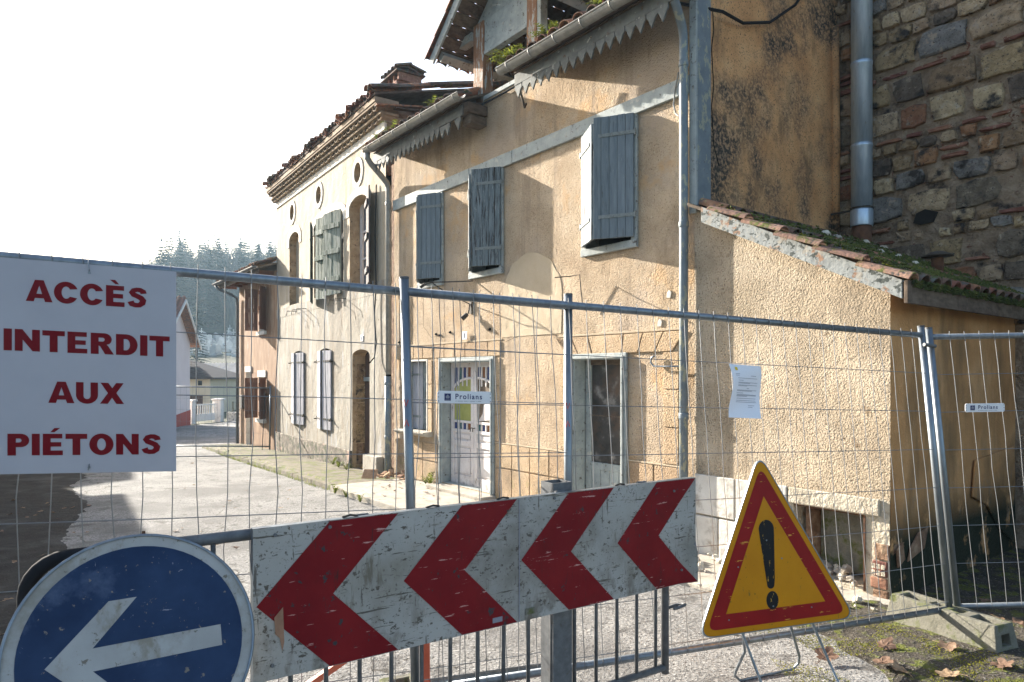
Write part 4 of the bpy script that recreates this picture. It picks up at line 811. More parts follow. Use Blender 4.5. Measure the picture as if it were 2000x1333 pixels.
# chimney
CH = empty('chimney', FB(4.25, 7.0, -2.0), HB)
M().box(FB, 3.85, 4.65, 6.6, 8.5, -2.6, -2.0).build('stack', 'brick_edge', CH)
for i in range(4): M().box(FB, 3.82+.02*i, 4.68-.02*i, 8.503+i*.055, 8.55+i*.055, -2.63, -1.97).build('brick_course', 'brick', CH, bevel=.005)
for x in (3.82,4.08,4.36,4.60): M().box(FB, x, x+.07, 8.72, 8.90, -2.6, -2.0).build('brick_pier', 'brick', CH, bevel=.005)
M().box(FB, 3.76, 4.74, 8.903, 8.94, -2.68, -1.92).build('cap_slab', 'tile_dark', CH, bevel=.006)
for i in range(5):
    for sg in (-1, 1):
        p = FB(3.8+i*.2, 8.97+.02*R.random(), -2.3+sg*.38); d = FB.n*(-sg)
        place(TILE['tile_dark'], 'tile', p, Matrix.Rotation(math.atan2(d.y, d.x)-math.pi/2, 3, 'Z') @ Matrix.Rotation(.35+.2*(R.random()-.5), 3, 'X') @ Matrix.Rotation(.3*(R.random()-.5), 3, 'Y'), CH)
# openings of the pale house
M().box(FB, 1.56, 1.68, 3.42, 5.05, -.25, -.20).build('window_frame', 'white_wood', HB); M().box(FB, .82, .92, 3.42, 5.05, -.25, -.20).build('window_frame', 'white_wood', HB)
wn = M().box(FB, .925, 1.555, 3.42, 5.05, -.245, -.235).build('window', 'pane', HB)
for z in (3.44,3.98,4.5,5.0): M().box(FB, .925, 1.555, z-.018, z+.018, -.234, -.205).build('glazing_bar', 'white_wood', wn)
M().box(FB, 1.22, 1.27, 3.42, 5.05, -.234, -.204).build('glazing_bar', 'white_wood', wn)
shutter(HB, FB, .80, 3.36, 5.06, .46, 163, 1, 'grey_shutter_b', 4, (.25,.85,-.25), batten=True, tilt=-.6)
shutter(HB, FB, 3.83, 3.30, 4.98, .47, 22, -1, 'green_wood', 3, (.3,-.35), batten=False, smt='iron')
shutter(HB, FB, 2.06, 3.36, 5.02, .62, 13, 1, 'green_shutter_b', 4, (.3,.85,-.3), batten=True, tilt=.4)
shutter(HB, FB, 2.70, 3.30, 4.98, .40, 8, 1, 'green_shutter_b', 3, (.3,.85,-.3), batten=True, off=.13, tilt=-.5)
M().prism(arched(2.05,3.85,3.42,5.10,.16), FB, -.25, -.24).build('window', 'dark', HB)
M().prism(arched(4.95,5.72,3.42,5.12,.18), FB, -.19, -.16).build('infill', 'plaster_b', HB)
for x0, x1 in ((2.70,3.55),(4.52,5.45)):
    c = (x0+x1)/2; wdt = (x1-x0)/2
    shutter(HB, FB, x0+.0, .60, 2.25, wdt-.015, 6, 1, 'white_shutter_b', 3, (.22,-.22), smt='iron', off=.004)
    shutter(HB, FB, x1-.0, .60, 2.25, wdt-.015, 10, -1, 'white_shutter_b', 3, (.22,-.22), smt='iron', off=.004)
    for zz in (.8,2.02):
        for xx in (x0-.05, x1+.05): M().tube([FB(xx,zz,0),FB(xx,zz,.09)], .014, 6).build('hinge_pin', 'iron', HB)
d = M().box(FB, .71, 1.55, -.30, 1.60, -.29, -.25).build('door', 'brown_door', HB, bevel=.006)
M().box(FB, .71, 1.55, 1.62, 1.70, -.29, -.22).build('transom', 'grey_wood', HB, bevel=.006)
M().prism([(.71,1.70),(1.55,1.70),(1.55,2.12),(1.13,2.215),(.71,2.12)], FB, -.29, -.26).build('transom_light', 'brown_door', HB)
for x0, x1 in ((.76,1.10),(1.16,1.50)):
    for z0, z1 in ((-.2,.45),(.55,1.5)): M().box(FB, x0, x1, z0, z1, -.249, -.235).build('panel', 'brown_door', d, bevel=.012)
M().tube([FB(1.13,.75,-.235),FB(1.13,.75,-.19)], .022, 8).build('door_handle', 'iron', d)
for z0, z1, k in ((-.35,-.0,.05),(0.02,.42,.035),(.44,.8,.05),(.82,1.2,.03),(1.22,1.55,.05),(1.57,1.95,.03)):
    M().box(FB, 1.56-.002, 1.5605, z0, z1, -.28, -.28+.16+k).build('jamb_stone', 'stone0', HB)
number(FB, 1.05, 2.42, .003, '4', 'number_plate', HB)
M().tube([FB(.32,5.1,.03),FB(.33,4.2,.05),FB(.31,3.3,.04),FB(.36,2.8,.05),FB(.30,2.3,.04),FB(.34,2.05,.06),FB(.42,1.95,.12)], .012, 6).build('cable', 'cable', HB)
for t_ in (1.9,2.25,4.4,4.75,5.15): M().tube([FB(t_,3.24,0),FB(t_,3.23,.22),FB(t_,3.12,.24)], .009, 5).build('iron_hook', 'iron', HB)
crack([(3.45,5.42),(3.4,5.25),(3.28,5.1)], .008, fr=FB, par=HB); crack([(5.4,5.40),(5.36,5.26),(5.3,5.12)], .008, fr=FB, par=HB)
# ------------------------------------------------------------------ brown house
HC = empty('brown_house', FC(1.8, -.4, 0), label='brown scratched render house with brown shutters, farthest of the row on the right', cat='house')
facade(FC, [(0,-.9),(3.62,-.9),(3.62,4.42),(0,4.42)], [rect(.95,1.60,2.92,4.10), rect(2.28,2.90,-.42,1.82), rect(.95,1.62,.55,1.68)], .18, 'wall', 'brown_wall', HC, 'white_plaster')
M().box(FC, .01, 3.62, -.9, 4.42, -5, -.182).build('core_wall', 'brown_wall', HC)
M().box(FC, 2.26, 2.92, 1.822, 1.98, .002, .03).build('lintel', 'white_plaster', HC); M().box(FC, .92, 1.65, 1.682, 1.86, .002, .03).build('lintel', 'white_plaster', HC)
M().box(FC, .90, 1.66, .45, .545, .002, .09).build('window_sill', 'white_plaster', HC); M().box(FC, .90, 1.64, 2.82, 2.915, .002, .07).build('window_sill', 'white_plaster', HC)
for z0, z1 in ((2.92,4.10),(.55,1.68)):
    M().box(FC, .96, 1.60, z0, z1, -.17, -.14).build('window', 'brown_shutter', HC)
    shutter(HC, FC, .96, z0+.02, z1-.02, .34, 140, 1, 'brown_shutter', 3, (.15,.55,-.18), batten=True)
    shutter(HC, FC, 1.60, z0+.02, z1-.02, .34, 95, -1, 'brown_shutter', 3, (.15,.55,-.18), batten=True)
dc = M().box(FC, 2.30, 2.88, -.42, 1.82, -.16, -.12).build('door', 'brown_shutter', HC)
for z0, z1 in ((-.3,.5),(.6,1.7)): M().box(FC, 2.36, 2.82, z0, z1, -.119, -.105).build('panel', 'brown_shutter', dc, bevel=.01)
M().tube([FC(2.36,.75,-.105),FC(2.36,.75,-.06)], .02, 6).build('door_handle', 'iron', dc)
M().box(FC, 2.2, 2.95, -.6, -.42, .0, .5).build('door_step', 'slab', HC, bevel=.01)
rc = roof_slab(FC, -.02, 4.25, .50, 4.47, 3.4, math.radians(17), .05, 'roof', 'old_wood', HC)
tile_rows(FC, -.02, 4.25, .52, 4.52, math.radians(17), 2, rc, ('tile_dark','tile'))
g = M().prism([(.06*math.cos(math.radians(a_)), .06*math.sin(math.radians(a_))) for a_ in range(180, 361, 20)], Fr(FC(-.02,4.47,.57), FC.n, FC.x), 0, 4.3).build('gutter', 'galv_dark', HC)
M().box(FC, -.01, 4.2, 4.30, 4.44, .44, .47).build('fascia_board', 'old_wood', HC)
for x in (.3,.9,1.5,2.1,2.7,3.3,3.9): M().box(FC, x, x+.08, 4.32, 4.43, .0, .43).build('rafter_end', 'brown_shutter', HC)
downpipe([FC(4.1,4.42,.57),FC(4.0,4.30,.5),FC(3.7,4.12,.2),FC(3.58,4.02,.09),FC(3.56,3.8,.07),FC(3.56,-.5,.07)], (2.5,.6), .04, 'galv_dark', FC, HC)
M().box(FC, 3.02, 3.24, .75, 1.15, .003, .09).build('letter_box', 'iron', HC, bevel=.01)
M().tube([FC(.35,1.3,.2),FC(.36,.2,.25),FC(.34,-.75,.3)], .01, 5).build('cable', 'cable', HC)
# ------------------------------------------------------------------ mobile fence panels
def lerp(a, b, t): return a+(b-a)*t
def mesh_fence(name, label, BL, BR, TL, TR, sp=.1, hs=.247, post=.021, rail=.019, wr=.0021, kink=.0, seed=1, side=None, low=.10):
    """corner points are the rail ends; the wires are welded on the camera side"""
    rr = random.Random(seed); BL, BR, TL, TR = map(Vector, (BL, BR, TL, TR))
    side = side or Vector((.38,-.925,0)); root = empty(name, (BL+BR)/2-Vector((0,0,low+.05)), label=label, cat='fence', group='mobile wire fence panels')
    W = (TR-TL).length; Hh = (TL-BL).length; P = lambda u, v: lerp(lerp(BL, BR, u), lerp(TL, TR, u), v)
    for u in (0, 1):
        p = M().tube([P(u, -low/Hh), P(u, 1+.06/Hh)], post, 14).build('post', 'galv', root, smooth=True)
        M().tube([P(u, 1+.055/Hh), P(u, 1+.064/Hh)], post+.001, 14).build('post_cap', 'galv_dark', p)
    M().tube([P(0,1), P(1,1)], rail, 12).build('top_rail', 'galv', root, smooth=True); M().tube([P(0,0), P(1,0)], rail, 12).build('bottom_rail', 'galv', root, smooth=True)
    n = int(W/sp)
    for i in range(1, n):
        u = (i*sp+.02)/W; q = []; b0 = .10*(rr.random()-.5)*kink
        for k in range(9):
            v = -.012/Hh+(1+.045/Hh)*k/8
            q.append(P(u, v)+(BR-BL).normalized()*(kink*.045*(rr.random()-.5)*(1 if 0 < k < 8 else 0))+side*.021)
        M().tube(q, wr, 5).build('vertical_wire', 'wire', root)
    k = 1
    while k*hs < Hh-.05:
        v = 1-k*hs/Hh; M().tube([P(0,v)+side*.012]+[P(j/6, v)+side*(.0255+.004*(rr.random()-.5)*kink)+Vector((0,0,.012*(rr.random()-.5)*kink)) for j in range(1,6)]+[P(1,v)+side*.012], wr, 5).build('horizontal_wire', 'wire', root); k += 1
    return root, P
AL = Vector((-2.95, 2.07, 0)); AR = Vector((.28, 3.40, 0))
FA, PA = mesh_fence('wire_fence', 'wire fence panel carrying the white pedestrian sign, leftmost of the near ones', AL+Vector((0,0,.42)), AR+Vector((.0,0,.31)), AL+Vector((0,0,2.232)), AR+Vector((0,0,2.09)), kink=.5, seed=2)
FBp, PB = mesh_fence('wire_fence', 'wire fence panel behind the chevron board holding the paper notice', (-.428,3.036,.34), (2.843,4.44,.225), (-.478,3.036,2.12), (2.665,4.44,2.005), kink=.22, seed=3)
FCp, PC = mesh_fence('wire_fence', 'wire fence panel at the right edge before the shaded lean-to wall', (2.905,4.455,.235), (6.3,4.6,.28), (2.725,4.455,1.995), (6.12,4.6,2.06), kink=.3, seed=4, side=Vector((0.04,-1,0)))
mesh_fence('wire_fence', 'distant wire fence panel crossing the street before the brown house', (-9.75,17.75,-.10), (-6.30,17.75,-.12), (-9.75,17.75,1.45), (-6.28,17.75,1.40), hs=.3, sp=.16, kink=.2, seed=5, side=Vector((0,-1,0)))
M().tube([PB(.996,.965)+Vector((0,-.03,0)), PC(.004,.965)+Vector((0,-.03,0))], .012, 8).build('fence_clip', 'galv_dark', label='steel clip joining the two right-hand fence posts', cat='clip')
for P_, u in ((PB,0.0),(PA,1.0)):
    for z, s in ((1.60,1),(1.52,-1)):
        q = P_(u, (z-.32)/1.78)+Vector((-.004,-.0225,0)); m = M()
        m.tube([q+Vector((-.009,0,.02*s)), q+Vector((0,0,-.01*s)), q+Vector((.010,.001,.018*s))], .0022, 5).build('paint_mark', 'paint_mark', FBp if u == 0 else FA)
# concrete feet
def foot(loc, ang, label):
    fr = Fr(loc, (math.cos(ang), math.sin(ang), 0)); top = Fr(fr(0,.15), fr.x); root = empty('concrete_block', loc, label=label, cat='block', group='concrete blocks under the fence')
    L_, w0, w1, h = .37, .115, .088, .165
    rim = [(-L_+.03,-w1),(L_-.03,-w1),(L_-.03,w1),(-L_+.03,w1)]
    hl = [rect(-.30,-.16,-.05,.05), rect(-.10,-.03,-.035,.035), rect(.04,.11,-.035,.035), rect(.17,.31,-.05,.05)]
    T = lambda x, y, z: fr(x, z, y); m = M()
    fl = [rim]+hl; flat = [p for l in fl for p in l]; tr = tessellate_polygon([[Vector((x, y, 0)) for x, y in l] for l in fl])
    m.add([T(x, y, h) for x, y in flat], [tuple(t) for t in tr])
    for l in hl:
        k = len(l); m.add([T(x,y,h) for x, y in l]+[T(x*.98,y*.9,h-.06) for x, y in l], [(i,(i+1)%k,k+(i+1)%k,k+i) for i in range(k)]+[tuple(range(k,2*k))])
    lo = [(-L_,-w0),(L_,-w0),(L_,w0),(-L_,w0)]
    m.add([T(x,y,h) for x, y in rim]+[T(x,y,-.03) for x, y in lo], [(0,1,5,4),(2,3,7,6),(3,0,4,7)])
    # end face with its lifting hole
    e = [T(L_-.03,-w1,h),T(L_-.03,w1,h),T(L_,w0,-.03),T(L_,-w0,-.03)]; i_ = [lerp(lerp(e[0],e[1],s_),lerp(e[3],e[2],s_),t_) for s_, t_ in ((.3,.3),(.7,.3),(.7,.65),(.3,.65))]; ii = [p-fr.x*.09 for p in i_]
    m.add(e+i_+ii, [(0,1,5,4),(1,2,6,5),(2,3,7,6),(3,0,4,7),(4,5,9,8),(5,6,10,9),(6,7,11,10),(7,4,8,11),(8,9,10,11)])
    m.build('block', 'concrete', root, bevel=.005); return root
foot(Vector((2.83,4.43,gz(0,4.4)+.015)), math.radians(-66), 'concrete fence block on the mossy verge at the lower right')
foot(Vector((-.43,3.06,gz(0,3)+.02)), math.radians(-66), 'concrete fence block behind the chevron board, mostly hidden')
# ------------------------------------------------------------------ pedestrian sign
def ring_arc(cx, cz, rx, rz, a0, a1, n=14): return [(cx+rx*math.cos(math.radians(a0+(a1-a0)*i/n)), cz+rz*math.sin(math.radians(a0+(a1-a0)*i/n))) for i in range(n+1)]
def glyph(ch):
    """heavy grotesque capitals, cap height 1: (width, [loops])"""
    if ch == 'I': return .34, [rect(.02,.32,0,1)]
    if ch == 'N': return .98, [[(.03,0),(.32,0),(.32,.52),(.68,0),(.95,0),(.95,1),(.66,1),(.66,.48),(.31,1),(.03,1)]]
    if ch == 'T': return .86, [[(.28,0),(.58,0),(.58,.76),(.85,.76),(.85,1),(.01,1),(.01,.76),(.28,.76)]]
    if ch in 'EÈÉ':
        l = [[(.04,0),(.80,0),(.80,.22),(.34,.22),(.34,.40),(.74,.40),(.74,.61),(.34,.61),(.34,.78),(.78,.78),(.78,1),(.04,1)]]
        if ch == 'È': l.append([(.20,1.27),(.42,1.27),(.58,1.07),(.42,1.07)])
        if ch == 'É': l.append([(.32,1.07),(.48,1.07),(.70,1.27),(.48,1.27)])
        return .84, l
    if ch == 'A': return .98, [[(-.02,0),(.28,0),(.325,.16),(.66,.16),(.71,0),(1.0,0),(.66,1),(.325,1)], [(.385,.36),(.60,.36),(.49,.74)]]
    if ch == 'U': return .94, [[(.03,1),(.03,.40)]+ring_arc(.47,.40,.44,.415,180,360)+[(.91,.40),(.91,1),(.61,1),(.61,.36)]+ring_arc(.47,.36,.14,.15,360,180)+[(.33,.36),(.33,1)]]
    if ch == 'X': return .98, [[(0,0),(.32,0),(.49,.29),(.67,0),(.99,0),(.67,.52),(.97,1),(.66,1),(.50,.75),(.34,1),(.02,1),(.32,.51)]]
    if ch == 'P': return .86, [[(.04,0),(.35,0),(.35,.38),(.55,.38)]+ring_arc(.53,.69,.31,.31,-90,90)+[(.04,1)], [(.35,.60),(.48,.60)]+ring_arc(.47,.69,.085,.09,-90,90,8)+[(.35,.78)]]
    if ch == 'R': return .94, [[(.04,0),(.35,0),(.35,.40),(.40,.38),(.60,0),(.95,0),(.72,.40),(.66,.46)]+ring_arc(.58,.71,.285,.29,-50,90)+[(.04,1)], [(.35,.60),(.50,.60)]+ring_arc(.50,.69,.085,.09,-90,90,8)+[(.35,.78)]]
    if ch == 'D': return .94, [[(.04,0),(.46,0)]+ring_arc(.46,.5,.45,.5,-90,90)+[(.04,1)], [(.35,.23),(.44,.23)]+ring_arc(.44,.5,.16,.27,-90,90)+[(.35,.77)]]
    if ch == 'O': return 1.0, [ring_arc(.5,.5,.48,.515,0,360,30)[:-1], ring_arc(.5,.5,.17,.285,0,360,24)[:-1]]
    if ch == 'C': return .97, [ring_arc(.5,.5,.48,.515,22,333,26)+[(.66,.32)]+ring_arc(.5,.5,.18,.285,318,40,20)+[(.64,.66)]]
    if ch == 'S':
        q = [(.70,.70),(.68,.80),(.56,.87),(.42,.88),(.28,.83),(.22,.73),(.29,.63),(.45,.56),(.60,.48),(.68,.37),(.65,.24),(.52,.135),(.36,.125),(.22,.17),(.16,.30)]
        wd = [.145,.145,.135,.128,.135,.145,.145,.14,.145,.15,.148,.138,.138,.145,.15]
        a_, b_ = [], []
        for i, p in enumerate(q):
            p0, p1 = q[max(0,i-1)], q[min(len(q)-1,i+1)]; dx, dz = p1[0]-p0[0], p1[1]-p0[1]; l = math.hypot(dx, dz); w2 = wd[i]*.95
            a_.append((p[0]-dz/l*w2, p[1]+dx/l*w2*.86)); b_.append((p[0]+dz/l*w2, p[1]-dx/l*w2*.86))
        return .86, [a_+b_[::-1]]
def lettering(txt, fr, cx, z, h, width, o, mt, par, grow=None):
    ws = [glyph(c)[0]+.05 for c in txt]; tot = sum(ws)-.05; k = width/tot; x = cx-width/2; m = M()
    for c, w_ in zip(txt, ws):
        for lp in ([glyph(c)[1]] if c not in 'ÈÉ' else [glyph(c)[1][:1], glyph(c)[1][1:]]):
            m.fill([[(x+px*k, z+pz*h) for px, pz in l] for l in lp], fr, o)
        x += w_*k
    ob = m.build('lettering', mt, par, recalc=False)
    if ob.data.polygons[0].normal.dot(fr.n) < 0: ob.data.flip_normals()
    return ob
ax = (AL-AR).normalized(); sgn = Fr(AR+ax*2.360+Vector((0,0,2.178)), -ax+Vector((0,0,-.035)), Vector((.38,-.925,0)))
sgn.z = Vector((.0,0,1)); sgn.n = Vector((-sgn.x.y*-1, -abs(sgn.x.x), 0)).normalized()
SG = M().box(sgn, 0, .607, -.79, 0, .030, .0335).build('pedestrian_sign', 'sign_white', bevel=.001, label='white panel reading ACCÈS INTERDIT AUX PIÉTONS hung on the fence', cat='sign')
for tx, zb, wdt, cx in (('ACCÈS',.153,.395,.308),('INTERDIT',.338,.545,.312),('AUX',.527,.245,.303),('PIÉTONS',.722,.505,.302)):
    lettering(tx, sgn, cx, -zb, .080, wdt, .0345, 'sign_red', SG)
for z0, up in ((-.028,.05),(-.765,-.02)):
    M().tube([sgn(.31,z0,.036), sgn(.312,z0+.01,.042), sgn(.308,z0+up*.6,.04), sgn(.306,z0+up,.02)], .0018, 5).build('wire_tie', 'galv', SG)
    M().tube([sgn(.31,z0-.004,.0336), sgn(.31,z0-.004,.0366)], .005, 8).build('eyelet', 'galv', SG)
# ------------------------------------------------------------------ Prolians plates
def text_mesh(body, fr, x, z, size, o, mt, par, bold=.0, sx=1.0, space=1.0):
    c = bpy.data.curves.new('text', 'FONT'); c.body = body; c.size = size; c.offset = bold*size; c.space_character = space
    t = bpy.data.objects.new('text', c); COL.objects.link(t); dg = bpy.context.evaluated_depsgraph_get(); me = bpy.data.meshes.new_from_object(t.evaluated_get(dg))
    bpy.data.objects.remove(t); m = M(); m.add([fr(x+v.co.x*sx, z+v.co.y, o) for v in me.vertices], [tuple(p.vertices) for p in me.polygons]); bpy.data.meshes.remove(me)
    ob = m.build('lettering', mt, par, recalc=False)
    if len(ob.data.polygons) and sum(p.normal.dot(fr.n)*p.area for p in ob.data.polygons) < 0: ob.data.flip_normals()
    return ob
def plate(org, xd, label):
    fr = Fr(org, xd); p = M(); W_, H_ = .26, .056
    cor = [(0.008,0),(W_-.008,0),(W_,.008),(W_,H_-.008),(W_-.008,H_),(.008,H_),(0,H_-.008),(0,.008)]
    o = p.prism(cor, fr, 0, .004).build('maker_plate', 'plate_white', bevel=.001, label=label, cat='plate')
    M().prism(rect(.033,.063,.012,.044), fr, .0044, .0049).build('emblem', 'navy', o)
    M().prism([(.038,.029),(.048,.0405),(.058,.029),(.055,.022),(.041,.022)], fr, .0050, .0054).build('emblem_shape', 'ink_grey', o)
    M().box(fr, .036,.060,.0145,.0165,.0050,.0054).build('emblem_line', 'ink_grey', o)
    text_mesh('Prolians', fr, .083, .0205, .0335, .0048, 'navy', o, bold=.018, sx=.98, space=1.22)
    m = M(); x = .085
    for l in (.006,.026,.018,.004,.024,.004,.018): m.box(fr, x, x+l, .0095, .0115, .0045, .0048); x += l+.004
    m.build('small_print', 'ink_grey', o)
    for z in (.010,.028,.045):
        for x in (.006,.254): M().tube([fr(x,z,.004),fr(x,z,.0055)], .0022, 6).build('rivet', 'iron', o)
    return o
ub = (Vector((2.843,4.44,0))-Vector((-.428,3.036,0))).normalized()
q = PB(.033, .5); plate(Vector((q.x, q.y, 1.622))+Vector((.38,-.925,0))*.032, ub+Vector((0,0,-.03)), 'white Prolians plate on the fence before the glazed double door')
q = PC(.038, .5); plate(Vector((q.x-.005, q.y-.03, 1.505)), Vector((1,.02,.012)), 'white Prolians plate on the right-hand fence before the shaded lean-to wall')
# ------------------------------------------------------------------ paper notice
q = PB(.520, 1-.252/1.78); nb = Vector((ub.y,-ub.x,0))
def pap(u, v): return q+ub*(.21*u+.012*math.sin(v*4))+Vector((0,0,-.292*v-.012*u))+nb*(.034+.014*math.sin(v*5.5+u*1.5)+.02*v)
a = M(); a.grid(10, 18, pap); PN = a.build('paper_notice', 'paper', smooth=True, recalc=False, label='white printed paper notice hanging from the fence wires', cat='notice')
def papr(u0, u1, v0, v1, mt, nm, par):
    m = M(); m.grid(4, 1, lambda a_, b_: pap(u0+(u1-u0)*a_, v0+(v1-v0)*b_)+nb*.0012); m.build(nm, mt, par, recalc=False)
papr(.14,.22,.05,.11,'ink_yellow','emblem',PN)
for v, segs in ((.17,[(.12,.26)]),(.20,[(.12,.24),(.62,.8)]),(.25,[(.18,.85)]),(.29,[(.2,.36)]),(.33,[(.18,.86)]),(.345,[(.18,.6)]),(.38,[(.18,.86)]),(.395,[(.18,.5)]),(.44,[(.5,.58)]),(.475,[(.16,.86)]),(.49,[(.16,.7)]),(.53,[(.16,.4)]),(.56,[(.18,.86)]),(.575,[(.18,.86)]),(.59,[(.18,.55)]),(.63,[(.2,.86)]),(.67,[(.2,.86)]),(.70,[(.2,.88)]),(.76,[(.62,.82)]),(.79,[(.62,.76)])):
    for s0, s1 in segs: papr(s0, s1, v, v+.0075, 'ink', 'text_line', PN)
# ------------------------------------------------------------------ chevron board on its post
cd = Vector((.84,.542,0)).normalized(); CV = Fr((-.836,2.2,0), cd); CZ0, CZ1, CL = .752, 1.252, 2.045
CB = empty('chevron_board', CV(1.0,CZ0,0), label='scuffed board of four red chevrons pointing left, on the steel barrier', cat='sign')
def cvp(x, z, o=0.0):
    b_ = 0.02*smooth(1.93, 2.045, x)*(1 if z < .9 else .3); return CV(x, z, o+b_+.0018*mn.noise(Vector((x*5, z*5, 1))))
a = M(); a.grid(60, 14, lambda u, v: cvp(CL*u, CZ0+(CZ1-CZ0)*v, .004)); a.build('face', 'chev_white', CB, recalc=False, smooth=True)
a = M(); a.grid(60, 1, lambda u, v: cvp(CL*u, CZ0, .004-.03*v)); a.grid(60, 1, lambda u, v: cvp(CL*u, CZ1, .004-.03*v)); a.grid(1, 8, lambda u, v: cvp(0, CZ0+.5*v, .004-.03*u)); a.grid(1, 8, lambda u, v: cvp(CL, CZ0+.5*v, .004-.03*u))
a.build('rim', 'galv', CB)
a = M(); a.grid(30, 4, lambda u, v: cvp(CL*u, CZ0+(CZ1-CZ0)*v, -.002)); a.build('back', 'galv_dark', CB, recalc=False)
for i in range(4):
    x0 = .0105+.513*i; mid = (CZ0+CZ1)/2-.002; top = .24; wd = .252
    a = M()
    for sg in (1, -1):
        zt = CZ1-.003 if sg > 0 else CZ0+.003; k_ = 12
        a.grid(14, k_, lambda u, v: cvp(min(CL-.002, x0+top*v+wd*u), mid+(zt-mid)*v, .0056))
    a.build('chevron', 'chev_red', CB, recalc=True, smooth=True)
M().box(CV, 1.024, 1.0275, CZ0+.003, CZ1-.003, .0058, .0066).build('seam', 'ink_grey', CB)
for x, z in ((.07,1.225),(.25,1.23),(1.2,1.235),(1.9,1.2),(.06,.80),(1.95,.82)): M().tube([cvp(x,z,.004), cvp(x,z,.012)], .006, 8).build('rivet', 'galv_dark', CB)
M().prism([(.066,.955),(.094,.985),(.098,.87),(.092,.84),(.084,.885),(.070,.90)], CV, .0068, .0080).build('tape_scrap', 'shard', CB)
M().box(CV, .90, .945, .772, .792, .0068, .0076).build('dirt_scrap', 'ink_grey', CB); M().box(CV, 1.055, 1.10, .775, .80, .0068, .0076).build('dirt_scrap', 'concrete', CB)
for x in (.35,1.23,1.7): M().box(CV, x, x+.05, CZ0+.02, CZ1+.004, -.034, -.022).build('clamp', 'galv_dark', CB)
for x in (.30,.62,.93,1.55): M().tube([CV(x,CZ1+.002,-.01), CV(x+.03,CZ1+.007,-.012), CV(x+.055,CZ1+.002,-.01)], .004, 5).build('clip_wire', 'iron', CB)
# hollow steel post
pp = Fr((.193,2.975,0), cd); zt = 1.285
PO = empty('sign_post', pp(.0,gz(0,3)-.02), label='grey hollow steel post holding up the chevron board', cat='post')
m = M(); ro = rect(-.05,.05,-.045,.045); ri = rect(-.044,.044,-.039,.039)
for l in (ro, ri):
    m.add([pp(x,gz(0,3)-.05,y) for x, y in l]+[pp(x,zt,y) for x, y in l], [(i,(i+1)%4,4+(i+1)%4,4+i) for i in range(4)])
m.add([pp(x,zt,y) for x, y in ro]+[pp(x,zt,y) for x, y in ri], [(i,(i+1)%4,4+(i+1)%4,4+i) for i in range(4)])
m.build('tube', 'galv_dark', PO)
M().box(pp, -.16, .16, gz(0,3)-.01, gz(0,3)+.02, -.14, .14).build('base_plate', 'galv_dark', PO, bevel=.004)
# ------------------------------------------------------------------ crowd barrier
BRf = Fr(CV(0,0,-.065), cd); x0, x1, zt_, zb_ = -.60, 1.915, 1.222, .34
BA = empty('crowd_barrier', BRf(.65,gz(0,2.5)), label='grey tubular steel crowd barrier behind the chevron board', cat='barrier')
r_ = .30; up = [BRf(x1, zb_-.03), BRf(x1, 1.0), BRf(x1, zt_-.1)]+[BRf(x1-.1+.1*math.cos(math.radians(a_)), zt_-.1+.1*math.sin(math.radians(a_))) for a_ in range(15, 90, 15)]
lf = [BRf(x0+.1-.1*math.cos(math.radians(a_)), zt_-.1+.1*math.sin(math.radians(a_))) for a_ in range(90, -1, -15)]+[BRf(x0, .9), BRf(x0, zb_)]
M().tube(up+lf, .019, 12).build('frame_tube', 'galv_dark', BA, smooth=True)
M().tube([BRf(x0+.28, zt_)]+lf, .0205, 12).build('shade_sleeve', 'cable', BA, smooth=True)  # added matte black cover, paints the bend as if in the house shadow
M().tube([BRf(x0, zb_), BRf(x1, zb_)], .017, 12).build('bottom_rail', 'galv_dark', BA, smooth=True)
k = x0+.125
while k < x1-.06: M().tube([BRf(k, zb_), BRf(k, zt_-.005)], .0085, 8).build('bar', 'galv_dark', BA, smooth=True); k += .1225
for z in (.62,1.0):
    M().tube([BRf(x1,z,.0),BRf(x1+.07,z+.005,0),BRf(x1+.095,z+.012,.02),BRf(x1+.085,z+.018,.05),BRf(x1+.03,z+.015,.055),BRf(x1+.01,z+.01,.045)], .008, 7).build('hook', 'galv_dark', BA, smooth=True)
for x in (x0+.42, x1-.42):
    g_ = gz(0,2.5)+.015; M().tube([BRf(x,zb_,0),BRf(x,zb_-.1,.03),BRf(x,g_,.30)], .016, 8).build('foot', 'galv_dark', BA, smooth=True); M().tube([BRf(x,zb_,0),BRf(x,zb_-.1,-.03),BRf(x,g_,-.20)], .016, 8).build('foot', 'galv_dark', BA, smooth=True)
    M().lathe(BRf(x,zb_,0)-Vector((0,0,.025)), [(.02,0),(.024,.005),(.024,.045),(.02,.05)], 10).build('foot_socket', 'galv_dark', BA)
# orange stand behind
OR = M(); OR.bar((-.385,3.10,gz(0,3)),(-.39,3.10,.78),.028,.028, Vector((0,1,0))); OR.bar((-.385,3.10,.72),(-1.20,2.55,.28),.026,.026); OR.bar((-.385,3.10,gz(0,3)+.015),(.2,3.25,gz(0,3)+.015),.028,.028)
OR.build('orange_stand', 'orange', label='orange red steel stand leg just behind the chevron board', cat='stand')
